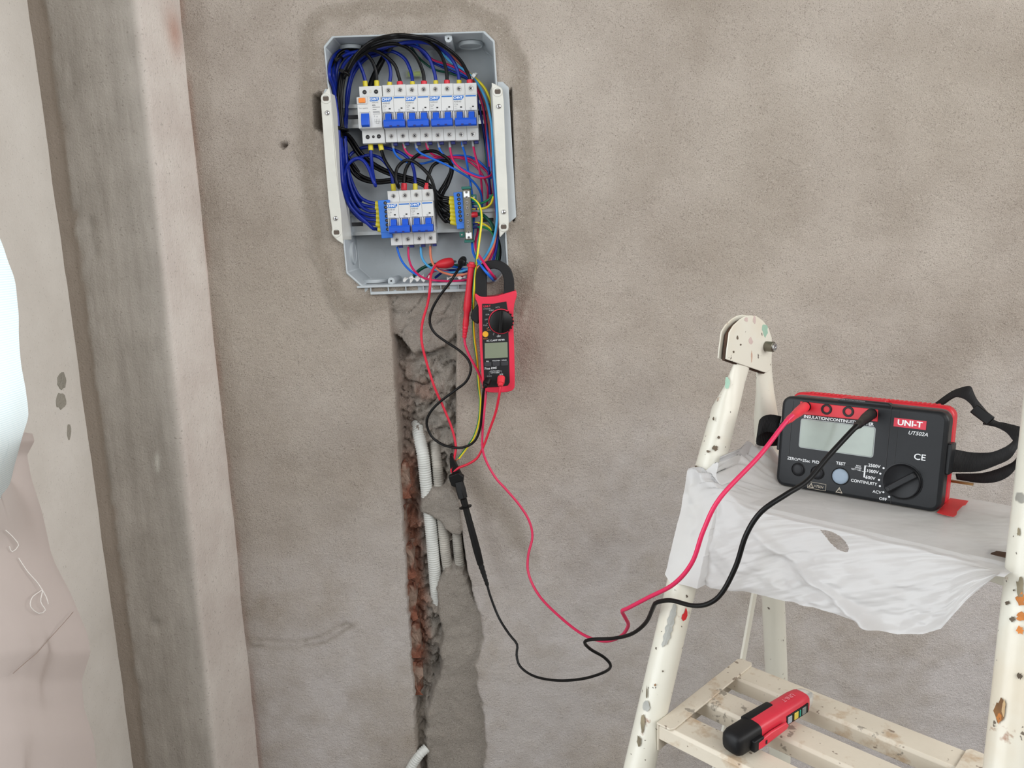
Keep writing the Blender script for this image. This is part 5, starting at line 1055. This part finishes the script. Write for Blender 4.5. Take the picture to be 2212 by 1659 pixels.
# socket strip
sa, sb_, sc_, sd_ = tl(1729, 867), tl(1897, 885), tl(1896, 911), tl(1728, 894)
MB().prism([sd_, sc_, sb_, sa], 'y', -.0008, .002).build('socket_strip', TR_, te, bevel=.0005)
soc = [tl(1741, 878), tl(1786, 884), tl(1833, 889), tl(1883, 894)]
for i, (x, z) in enumerate(soc):
    s_ = MB().lathe((x, -.0012, z), (0, 1, 0), [(0, .0060), (-.0006, .0057), (-.0006, .0036), (.0055, .0034)], 24, caps=False).build('socket', M('socket_black', (9, 9, 10), .4, spec=.3), te)
    MB().lathe((x, .003, z), (0, -1, 0), [(0, .0034), (.0034, .0033), (.0034, .0017), (.001, .0016)], 20).build('socket_core', TR_ if i == 1 else M('socket_black'), s_)
# display
d4 = [tl(1731, 905), tl(1889, 924), tl(1886, 986), tl(1728, 966)]
dx0, dx1 = (d4[0][0] + d4[3][0]) / 2, (d4[1][0] + d4[2][0]) / 2; dz0, dz1 = (d4[2][1] + d4[3][1]) / 2, (d4[0][1] + d4[1][1]) / 2
MB().prism(rrect(dx0 - .001, dx1 + .001, dz0 - .001, dz1 + .001, .003), 'y', -.0006, .002).build('display_frame', M('display_rim', (150, 156, 156), .3), te, bevel=.0003)
MB().prism(rrect(dx0, dx1, dz0, dz1, .0025), 'y', -.0011, .001).build('display', M('lcd_pale_green_grey', (150, 160, 152), .12, vary=.05), te, bevel=.0003)
# buttons and dial
BK2 = M('button_black', (28, 29, 32), .45, spec=.3)
for (u, v, r_, mt_) in ((1724.5, 1014, .0066, BK2), (1766, 1021, .0066, BK2), (1815.5, 1029, .0086, M('button_blue_grey', (140, 156, 172), .45))):
    x, z = tl(u, v); MB().lathe((x, -.0002, z), (0, 1, 0), [(0, r_ + .0012), (-.0006, r_ + .0006), (-.0002, r_ + .0002)], 28).build('button_well', M('groove_black'), te)
    MB().lathe((x, -.0002, z), (0, -1, 0), [(0, r_), (.0012, r_ * .98), (.0020, r_ * .85), (.0023, r_ * .5)], 28).build('button', mt_, te, smooth=60)
x, z = tl(1949, 1040); kr = .0184
kn = MB().lathe((x, 0, z), (0, -1, 0), [(0, kr + .0012), (.0006, kr + .0012), (.0008, kr), (.0030, kr * .98), (.0038, kr * .93), (.0032, kr * .88)], 44).build('range_knob', M('knob_charcoal', (20, 21, 24), .4, spec=.3), te, smooth=50)
hb = MB().box(-.0034, .0034, -.0112, -.0030, -kr * .92, kr * .92).build('knob_handle', M('knob_charcoal'), kn, bevel=.0012); hb.location = (x, 0, z); hb.rotation_euler = (0, math.radians(52), 0)
dd_ = MB().lathe((x - .0105, -.0114, z - .0084), (0, -1, 0), [(0, .0016), (.0002, .0015)], 16).build('pointer_dot', M('groove_black'), kn)
# printing
def tt(s_, u, v, size, mat=SILK, **k):
    x, z = tl(u, v); return text(s_, (x, -.0006, z), size, mat, te, **k)
bq = [tl(1932, 903), tl(2002, 909), tl(2001, 929), tl(1932, 921)]
bx0, bx1, bz0, bz1 = bq[0][0], bq[1][0], (bq[2][1] + bq[3][1]) / 2, (bq[0][1] + bq[1][1]) / 2
MB().box(bx0, bx1, -.0006, .001, bz0, bz1).build('brand_badge', M('badge_red', (206, 44, 66), .45, vary=0), te, smooth=0)
text('UNI-T', ((bx0 + bx1) / 2, -.0009, (bz0 + bz1) / 2), .0080, PWHITE, te, name='brand_lettering', bold=.03, sx=1.12)
tt('UT502A', 1983, 937, .0054, SILK, shear=.25, bold=.012); tt('CE', 1987, 988, .0090, SILK, bold=.012, sx=1.05)
tt('INSULATION/CONTINUITY TESTER', 1810, 908, .0047, SILK, bold=.026, sx=1.0)
tt('ZERO/\u263c>2Sec' if False else 'ZERO/*>2Sec', 1725.5, 993, .0045, bold=.012); tt('PI/DAR', 1768, 999, .0045, bold=.012); tt('TEST', 1816.5, 1001.5, .0046, bold=.018)
for s_, u, v in (('2500V', 1903, 1008.5), ('1000V', 1899, 1020.5), ('500V', 1892, 1034)): tt(s_, u - 1, v, .0047, align='RIGHT', bold=.018)
for s_, u, v in (('CONTINUITY', 1896, 1046.5), ('ACV', 1905, 1064.5), ('OFF', 1917, 1079.5)): tt(s_, u - 1, v, .0044, align='RIGHT', bold=.018)
for u, v in ((1909, 1011), (1902, 1023), (1899, 1036.5), (1901, 1050), (1908.5, 1063), (1921, 1073)):
    x, z = tl(u, v); MB().cyl((x, -.0003, z), (0, -1, 0), .0011, .0003, 10).build('range_dot', SILK, te)
for s_, u, v in (('MAX', 1855, 1006.5), ('200G\u03a9', 1854, 1010.5), ('TEST V.SEL', 1850, 1014.5)): tt(s_, u, v, .0023, bold=.01)
pm = MB()
for (ua, va, ub, vb) in ((1868, 1006, 1868, 1031), (1868, 1006, 1874, 1006.5), (1863, 1018, 1871, 1019), (1868, 1031, 1873, 1031.5)):
    a, b = tl(ua, va), tl(ub, vb); pm.box(min(a[0], b[0]) - .0002, max(a[0], b[0]) + .0002, -.0006, 0, min(a[1], b[1]) - .0002, max(a[1], b[1]) + .0002)
pm.build('printed_bracket', SILK, te, smooth=0)
def tri(u, v, s_, mat):
    x, z = tl(u, v); mb = MB(); o3 = [(x, z + s_ * .62), (x + s_ * .6, z - s_ * .42), (x - s_ * .6, z - s_ * .42)]; i3 = [(x, z + s_ * .40), (x + s_ * .40, z - s_ * .30), (x - s_ * .40, z - s_ * .30)]
    mb.add([(a, -.0006, b) for a, b in o3 + i3], [(0, 3, 4, 1)[::-1], (1, 4, 5, 2)[::-1], (2, 5, 3, 0)[::-1]]); text('!', (x, -.0006, z - s_ * .02), s_ * .75, None, mb); mb.build('warning_triangle', mat, te, smooth=0)
TAN = M('silkscreen_tan', (186, 176, 160), .5, vary=0)
tri(1813, 1059.5, .0062, TAN); tri(1752.5, 1049, .0052, TAN)
tt('>750V', 1769, 1051.5, .0040, TAN); x, z = tl(1764.5, 1050)
pm = MB()
for a in ((-.0100, .0100, -.0038, -.0035), (-.0100, .0100, .0035, .0038), (-.0100, -.0097, -.0038, .0038), (.0097, .0100, -.0038, .0038)): pm.box(x + a[0], x + a[1], -.0006, 0, z + a[2], z + a[3])
pm.build('printed_frame', TAN, te, smooth=0)
tt('V', 1768, 886.5, .0044, M('print_gold', (196, 120, 60), .5, vary=0)); tt('CAT III', 1809, 884, .0024, SILKD); tt('600V', 1809, 888, .0024, SILKD); tt('EARTH', 1860, 889, .0030, SILKD); tt('G', 1850, 898, .0048, SILKD)
tt('WARNING REFER TO INSTRUCTION MANUAL', 1835, 864, .0016, SILKD)
# plugs of the two long leads
def tw(x, y, z): return BL + TX * x + TY * y + TZ * z
tester_plug(*PLUG_R, P(1699, 911, -.416), tw(soc[0][0], -.003, soc[0][1]), M('plug_red')); tester_plug(*PLUG_B, P(1849, 922, -.465), tw(soc[3][0], -.003, soc[3][1]), M('plug_black'))
# strap lugs and webbing
WEB = None
def web_mat():
    k = NT('black_webbing'); w_ = k.n('ShaderNodeTexWave', wave_type='BANDS'); w_.inputs['Scale'].default_value = 320; w_.inputs['Distortion'].default_value = .6; k.l(k.co(), w_.inputs['Vector'])
    k.col(k.mix(w_.outputs['Fac'], lin((8, 8, 9)), lin((24, 24, 26)))); k.b.inputs['Roughness'].default_value = .75; k.bump(w_.outputs['Fac'], .5, .0008); return k.m
WEB = web_mat()
x, z = tl(2050, 1005)
for xx in (-.004, TW - .001):
    MB().box(xx, xx + .005, .006, .030, .040, .072).build('strap_lug', TB, te, bevel=.0012)
def webbing(pts, wv, name, w_=.0125):
    sp = spline(pts, .004); N = len(sp); vs = []; fs = []
    for i, p in enumerate(sp):
        t = i / (N - 1); wdir = np.array([np.interp(t, np.linspace(0, 1, len(wv)), [q[k] for q in wv]) for k in range(3)]); wdir /= np.linalg.norm(wdir); vs += [p - wdir * w_, p + wdir * w_]
    fs = [(2 * i, 2 * i + 1, 2 * i + 3, 2 * i + 2) for i in range(N - 1)]; Minv = te.matrix_world.inverted()
    return MB().add([Minv @ Vector(v) for v in vs], fs).build(name, WEB, te, smooth=80, solid=.0016)
def dp(u, v, d): r_ = ray(u, v); return CAM + r_ * d / F
dR = float((tw(TW, .02, .056) - CAM) @ FW); dLf = float((tw(0, .02, .056) - CAM) @ FW)
def ribbon(top, bot, dep, name):
    n = 40; ii = np.linspace(0, 1, n); Minv = te.matrix_world.inverted(); vs = []
    def samp(pp):
        sp = spline([(a, b, 0) for a, b in pp], 2.0); k = np.linspace(0, 1, len(sp)); sp = np.array(sp); return np.stack([np.interp(ii, k, sp[:, 0]), np.interp(ii, k, sp[:, 1])], -1)
    a, b = samp(top), samp(bot); d = np.interp(ii, np.linspace(0, 1, len(dep)), dep)
    for k in range(n): vs += [Minv @ Vector(dp(*a[k], dR + d[k] + .004)), Minv @ Vector(dp(*b[k], dR + d[k]))]
    return MB().add(vs, [(2 * k, 2 * k + 1, 2 * k + 3, 2 * k + 2) for k in range(n - 1)]).build(name, WEB, te, smooth=80, solid=.0018)
ribbon([(2050, 971), (2065, 971.5), (2098, 977), (2140, 977), (2170, 966), (2186, 955), (2190, 943)], [(2050, 1020), (2062, 1020), (2112, 1018.6), (2153, 1004.8), (2181, 991), (2197, 970), (2214, 945)], [0, 0, -.005, -.012, -.018, -.012], 'shoulder_strap')
ribbon([(2064, 1024), (2126, 1021), (2175, 1005), (2197, 990), (2204, 960), (2203, 940)], [(2066, 1035), (2120, 1043.5), (2159, 1039), (2187, 1021), (2200, 994), (2214, 950)], [.03, .02, .008, -.002, -.006, -.006], 'shoulder_strap')
ribbon([(2210, 924), (2203, 922), (2170, 914), (2153, 911), (2134, 897)], [(2200, 958), (2187, 950), (2175, 935.6), (2153, 922), (2123, 916)], [-.008, 0, .01, .018, .025], 'shoulder_strap')
ribbon([(2008, 880), (2030, 864), (2050, 850), (2068, 841), (2095, 834.5), (2103, 848), (2112, 866), (2136, 895)], [(2014, 890), (2040, 872), (2054, 862), (2066, 857), (2084, 862), (2098, 874), (2106, 886), (2122, 905)], [.075, .07, .058, .046, .038, .03, .026], 'shoulder_strap')
MBk = MB().box(-.0105, .0105, -.002, .002, -.0055, .0055); bk = MBk.build('strap_buckle', M('socket_black'), te, bevel=.001); bk.location = te.matrix_world.inverted() @ Vector(dp(2122, 896, dR + .020)); bk.rotation_euler = (0, .62, 0)
webbing([dp(1684, 918, dLf), dp(1660, 914, dLf + .0), dp(1641, 922, dLf - .004), dp(1638, 940, dLf + .004), dp(1652, 945, dLf + .012), dp(1684, 944, dLf + .02)], [TZ * .9 + TY * .3, TZ], 'strap_end', .0105)
q = PZ(2075, 1042, ZP); MB().box(-.012, .012, -.003, .003, -.0012, .0012).build('strap_buckle', M('brass_buckle', (150, 116, 70), .4, .7), te).location = te.matrix_world.inverted() @ Vector(dp(2075, 1042, dR + .03))

# ================================================================== PLASTIC BAG on the top step
bagL = [-.030, -.022, .0226, .072, .141, .190, .2146, .236, .250, .268, .286, .292]; bagZ = [.972, .966, .9675, .9724, .982, .982, .983, .992, 1.002, 1.035, 1.060, 1.061]
nu, nv = 300, 240
uu = np.linspace(-.030, .292, nu); vv = np.linspace(0, 1, nv); UU, VV = np.meshgrid(uu, vv)
hem = np.interp(uu, bagL, bagZ)[None, :] + 0 * VV
t1 = np.clip(VV / .45, 0, 1); t2 = np.clip((VV - .45) / .55, 0, 1)
f1 = fbm(UU, VV * .3, 22, 3, 5) - .5; f2 = fbm(UU + .3 * VV, VV * .25 + UU * .4, 55, 3, 8) - .5
WWg = .275 - .175 * t1 - .030 * np.sin(t2 * 1.4) + .004 * np.sin(UU * 60 + t2 * 3) * t2 + f1 * .026 * t2 + f2 * .003
ZZg = 1.0590 + 0 * t1; drop = (1.058 - hem)
ZZg = ZZg - drop * t2 ** 1.05 + f2 * .002 * (t1 < 1) + f1 * .004
# soft roll over the front edge
roll = np.exp(-((VV - .45) / .06) ** 2); ZZg = ZZg - .003 * roll; 
# crumple standing up at the left end of the step
cr = sstep(.050, -.015, UU) * sstep(.02, .16, VV) * sstep(.62, .40, VV); ZZg = ZZg + cr * (.034 + f2 * .05); WWg = WWg + cr * f1 * .03
flat_ = sstep(.03, .06, UU) * sstep(.27, .24, UU) * (VV < .43); ZZg = np.where(flat_ > 0, ZZg * (1 - flat_) + 1.0590 * flat_ + 0 * f2, ZZg)
ZZg = np.maximum(ZZg, np.where(VV < .42, 1.0585, 0))
# diagonal fold in the hanging front
fold = np.exp(-(((UU - .02) - .17 * t2) / .012) ** 2) * t2; WWg = WWg - fold * .010
LLg = UU + .006 * f1 * t2
LLg = np.maximum(LLg, .003 - .040 * sstep(.37, .43, VV))
WWg = np.where((LLg < .012) & (VV > .33), np.minimum(WWg, A[1] + (ZZg - A[2]) * KS - .0205), WWg)
Xg = LO[0] + LX[0] * LLg + LW[0] * WWg; Yg = LO[1] + LX[1] * LLg + LW[1] * WWg
pu, pv = PIX(Xg, Yg, ZZg)
hole = (sdpoly(pu, pv, [(1773, 1145), (1784, 1146), (1798, 1150), (1813, 1158), (1825, 1170), (1831, 1182), (1832, 1191), (1824, 1192), (1812, 1187), (1800, 1177), (1788, 1163)]) < 0) & (VV > .35)
kq = ~(hole[:-1, :-1] | hole[1:, :-1] | hole[:-1, 1:] | hole[1:, 1:])
def bag_mat():
    k = NT('white_polythene_film'); k.col(lin((228, 228, 228))); k.b.inputs['Roughness'].default_value = .28; k.b.inputs['Specular IOR Level'].default_value = .5
    k.b.inputs['Coat Weight'].default_value = .15
    mp = k.n('ShaderNodeMapping'); mp.inputs['Rotation'].default_value = (.3, .6, .5); mp.inputs['Scale'].default_value = (1, 1.3, 1); k.l(k.co(), mp.inputs[0])
    vo = k.n('ShaderNodeTexVoronoi', feature='DISTANCE_TO_EDGE'); vo.inputs['Scale'].default_value = 26; k.l(mp.outputs[0], vo.inputs['Vector'])
    cr_ = k.math('MULTIPLY', k.math('MINIMUM', vo.outputs[0], .25), k.ramp(k.noise(9, 2), [(.45, 0.0), (.7, 1.0)]))
    k.bump(k.math('ADD', k.noise(16, 3, .5, mp.outputs[0]), k.math('ADD', k.math('MULTIPLY', k.noise(90, 2, .5, mp.outputs[0]), .05), k.math('MULTIPLY', cr_, .5))), .28, .012)
    tr = k.n('ShaderNodeBsdfTranslucent'); tr.inputs[0].default_value = (*lin((240, 240, 242)), 1); tp = k.n('ShaderNodeBsdfTransparent'); mx = k.n('ShaderNodeMixShader'); mx.inputs[0].default_value = .42
    mx2 = k.n('ShaderNodeMixShader'); mx2.inputs[0].default_value = .10
    k.l(k.b.outputs[0], mx.inputs[1]); k.l(tr.outputs[0], mx.inputs[2]); k.l(mx.outputs[0], mx2.inputs[1]); k.l(tp.outputs[0], mx2.inputs[2]); k.l(mx2.outputs[0], k.out.inputs[0]); return k.m
BAGM = bag_mat()
bag = grid_mesh('plastic_bag', Xg, Yg, ZZg, BAGM, keep=kq); tag(bag, 'white translucent plastic bag draped over the top step of the ladder', 'plastic bag')
# red tape scrap on the bag
mb = MB(); zt_ = ZP + .0012
pl = [PZ(u, v, zt_) for u, v in ((2052, 1076), (2066, 1078), (2092, 1082), (2086, 1090), (2080, 1092), (2068, 1104), (2066, 1112), (2060, 1116), (2040, 1112), (2024, 1107))]
mb.prism([(p[0] - pl[0][0], p[1] - pl[0][1]) for p in pl], 'z', -.0004, .0002); tp_ = mb.build('tape_scrap', M('red_tape', (196, 40, 44), .4), None, smooth=0); tp_.location = pl[0]; tag(tp_, 'torn piece of red tape on the bag beside the tester', 'tape')

# ================================================================== VOLTAGE PEN on the lower tread
zpn = .8302
pa, pb = PZ(1576, 1612, zpn + .010), PZ(1750, 1503, zpn + .010)
ex_ = pb - pa; PLN = float(np.linalg.norm(ex_)); ex_ /= PLN; ey_ = np.array([-ex_[1], ex_[0], 0])
pen = thing('voltage_pen', 'red and black voltage tester pen with clear tip lying on the lower step', 'voltage tester', (pa[0], pa[1], zpn), [ex_, ey_, EZ])
PR = M('pen_red', (206, 48, 66), .4); PK = M('pen_black_rubber', (20, 20, 22), .5, spec=.3)
def loft(secs, name, mat, parent, bevel=0):
    """secs: (x, half width, z0, z1) rounded rectangular sections along the pen"""
    vs = []; fs = []; n = 16
    for (x, hw, z0, z1) in secs:
        for k in range(n):
            w = 2 * math.pi * k / n; c, s_ = math.cos(w), math.sin(w); e = .55
            vs.append((x, hw * math.copysign(abs(c) ** e, c), (z0 + z1) / 2 + (z1 - z0) / 2 * math.copysign(abs(s_) ** e, s_)))
    for i in range(len(secs) - 1):
        for k in range(n): j = (k + 1) % n; fs.append((i * n + k, i * n + j, i * n + n + j, i * n + n + k))
    fs += [tuple(range(n))[::-1], tuple(range((len(secs) - 1) * n, len(secs) * n))]
    return MB().add(vs, fs).build(name, mat, parent, smooth=50)
loft([(.0, .008, .004, .019), (.003, .0114, .001, .0225), (.008, .0125, .0, .024), (.036, .0125, 0, .0242), (.0365, .0115, .0006, .0236)], 'tail_grip', PK, pen)
loft([(.030, .0120, .0004, .0238), (PLN - .030, .0118, .0004, .0236), (PLN - .018, .0110, .0010, .0226), (PLN - .0165, .0102, .0016, .0220)], 'pen_body', PR, pen)
loft([(.034, .0060, .012, .0252), (.074, .0056, .013, .0248), (.076, .0050, .0135, .0240)], 'thumb_inlay', PK, pen).location = (0, .0068, -.0006)
loft([(PLN - .0172, .0104, .0014, .0222), (PLN - .010, .0094, .0030, .0208), (PLN - .004, .0068, .006, .018), (PLN + .001, .0036, .009, .0145), (PLN + .0035, .0018, .010, .0125)], 'clear_tip', M('clear_tip_plastic', (226, 228, 224), .1, alpha=.42), pen)
MB().box(PLN - .014, PLN + .002, -.0010, .0010, .008, .0135).build('tip_sensor', M('sensor_grey', (170, 172, 170), .3, .6), pen)
cl_ = MB().prism([(.024, .0035), (.030, .0030), (.072, .0065), (.076, .0095), (.072, .0145), (.046, .0150), (.024, .0125)], 'y', -.0170, -.0138).build('pocket_clip', PR, pen, bevel=.0012)
MB().box(.018, .034, -.0168, -.0105, .003, .0155).build('clip_root', PK, pen, bevel=.0012)
MB().box(.0355, .0380, -.0174, -.0168, .0060, .0100).build('clip_slot', DARK, cl_)
wn = MB().box(.078, PLN - .022, -.0125, -.0108, .0055, .0165).build('button_panel', M('socket_black'), pen, bevel=.0006)
for xa, m_ in ((.083, M('pen_button_silver', (150, 160, 170), .3)), (.0945, M('pen_button_yellow', (214, 190, 80), .4)), (.1015, M('pen_green', (40, 160, 140), .4)), (.1085, M('pen_window_grey', (120, 128, 126), .3))):
    hw = .0036 if m_.name != 'pen_green' else .0010; MB().box(xa - hw, xa + hw, -.0132, -.0118, .0070, .0150).build('pen_button', m_, wn, bevel=.0006)
text('UNI-T', (.098, .0005, .0242), .0075, M('faded_print', (226, 140, 150), .5, vary=0), pen, name='brand_lettering', ex=(-1, 0, 0), ez=(0, -1, 0), bold=.01)

# ================================================================== CURTAINS at the left window
def fabric(name, c, stripe=None, tl_=.5):
    k = NT(name)
    if stripe:
        w_ = k.n('ShaderNodeTexWave', wave_type='BANDS', bands_direction='Z'); w_.inputs['Scale'].default_value = 130; w_.inputs['Distortion'].default_value = .4; k.l(k.co(), w_.inputs['Vector']); col_ = k.mix(w_.outputs['Fac'], lin(c), lin(stripe))
    else: col_ = k.mix(k.noise(14, 4), lin(c), tuple(x * 1.08 for x in lin(c)))
    k.col(col_); k.b.inputs['Roughness'].default_value = .9; k.b.inputs['Specular IOR Level'].default_value = .1; k.bump(k.noise(700, 2), .25, .0006)
    tr = k.n('ShaderNodeBsdfTranslucent'); k.l(col_, tr.inputs[0]); mx = k.n('ShaderNodeMixShader'); mx.inputs[0].default_value = tl_; k.l(k.b.outputs[0], mx.inputs[1]); k.l(tr.outputs[0], mx.inputs[2]); k.l(mx.outputs[0], k.out.inputs[0]); return k.m
def drape(name, contour, mat, y0, y1, du, seed, label, cat, nz=90, nc=40, amp=.012, k1=2.0):
    cv = np.array(contour, float); t = np.linspace(0, 1, nz); idx = np.linspace(0, 1, len(cv))
    U_ = np.interp(t, idx, cv[:, 0]); V_ = np.interp(t, idx, cv[:, 1]); X = np.zeros((nz, nc)); Y = X.copy(); Z = X.copy()
    for i in range(nz):
        for j in range(nc):
            s_ = j / (nc - 1); yy = y0 + (y1 - y0) * s_ ** .8; p = P(U_[i] - du * s_, V_[i] + 6 * s_, yy); X[i, j], Y[i, j], Z[i, j] = p
    S, Tm = np.meshgrid(np.linspace(0, 1, nc), t); nn = fbm(S * k1 * .7, Tm * k1 * .8, 3, 3, seed, .4) - .5
    Y += amp * np.sin(S * 9 + 3 * nn * 3 + Tm * 2) * S ** .6 + nn * amp * 2; X += nn * amp * .8 * S
    X = np.maximum(X, -.600)
    o = grid_mesh(name, X, Y, Z, mat); return tag(o, label, cat)
drape('curtain', [(-30, 430), (0, 530), (18, 600), (38, 680), (52, 760), (60, 840), (54, 900), (40, 960), (28, 1020), (14, 1090), (-5, 1180)], fabric('cyan_white_sheer', (236, 243, 243), (214, 228, 230), .5), -.40, -.52, 170, 3, 'pale blue-white finely ribbed curtain bulging in at the left edge', 'curtain')
cloth = drape('drape_cloth', [(36, 950), (48, 935), (66, 938), (70, 955), (56, 985), (66, 1035), (88, 1105), (106, 1190), (118, 1220), (150, 1280), (188, 1370), (195, 1410), (176, 1470), (182, 1530), (203, 1590), (212, 1670), (220, 1800)], fabric('pinkish_cotton', (188, 176, 170), None, .25), -.37, -.50, 260, 9, 'pinkish white cotton cloth hanging below the ribbed curtain', 'cloth', amp=.008, k1=1.2)
# seam and threads follow the cloth's surface
CV = np.array([tuple(v.co) for v in cloth.data.vertices]); CU, CVv = PIX(CV[:, 0], CV[:, 1], CV[:, 2])
def on_cloth(u, v, off=.0015):
    k = np.argsort((CU - u) ** 2 + (CVv - v) ** 2)[:6]; d = float(np.min((CV[k] - CAM) @ FW)) - off; return CAM + ray(u, v) * d / F
sp = spline([on_cloth(u, v, .0001) for u, v in ((158, 1322), (140, 1343), (120, 1365), (100, 1387), (80, 1410), (54, 1432), (28, 1455))], .004)
MB().tube(sp, .0004, 6).build('seam', M('seam_thread', (150, 132, 122), .9), cloth)
# loose threads on the cloth
THR = M('white_thread', (236, 232, 228), .8)
for i, (pp, lab) in enumerate((([(12, 1145), (28, 1160), (40, 1178), (26, 1192), (20, 1180)], 'white loose thread curled on the upper part of the cloth'), ([(40, 1205), (60, 1235), (82, 1260), (100, 1290), (104, 1305)], 'white loose thread trailing down the cloth'), ([(90, 1275), (70, 1290), (66, 1310), (84, 1325), (98, 1318), (88, 1300), (92, 1276)], 'beige thread loop on the cloth'))):
    sp = spline([on_cloth(u, v) for u, v in pp], .003); o = MB().tube(sp, .0005, 5).build('thread', THR, None, loc=tuple(sp[0])); tag(o, lab, 'thread', 'loose threads on the cloth')
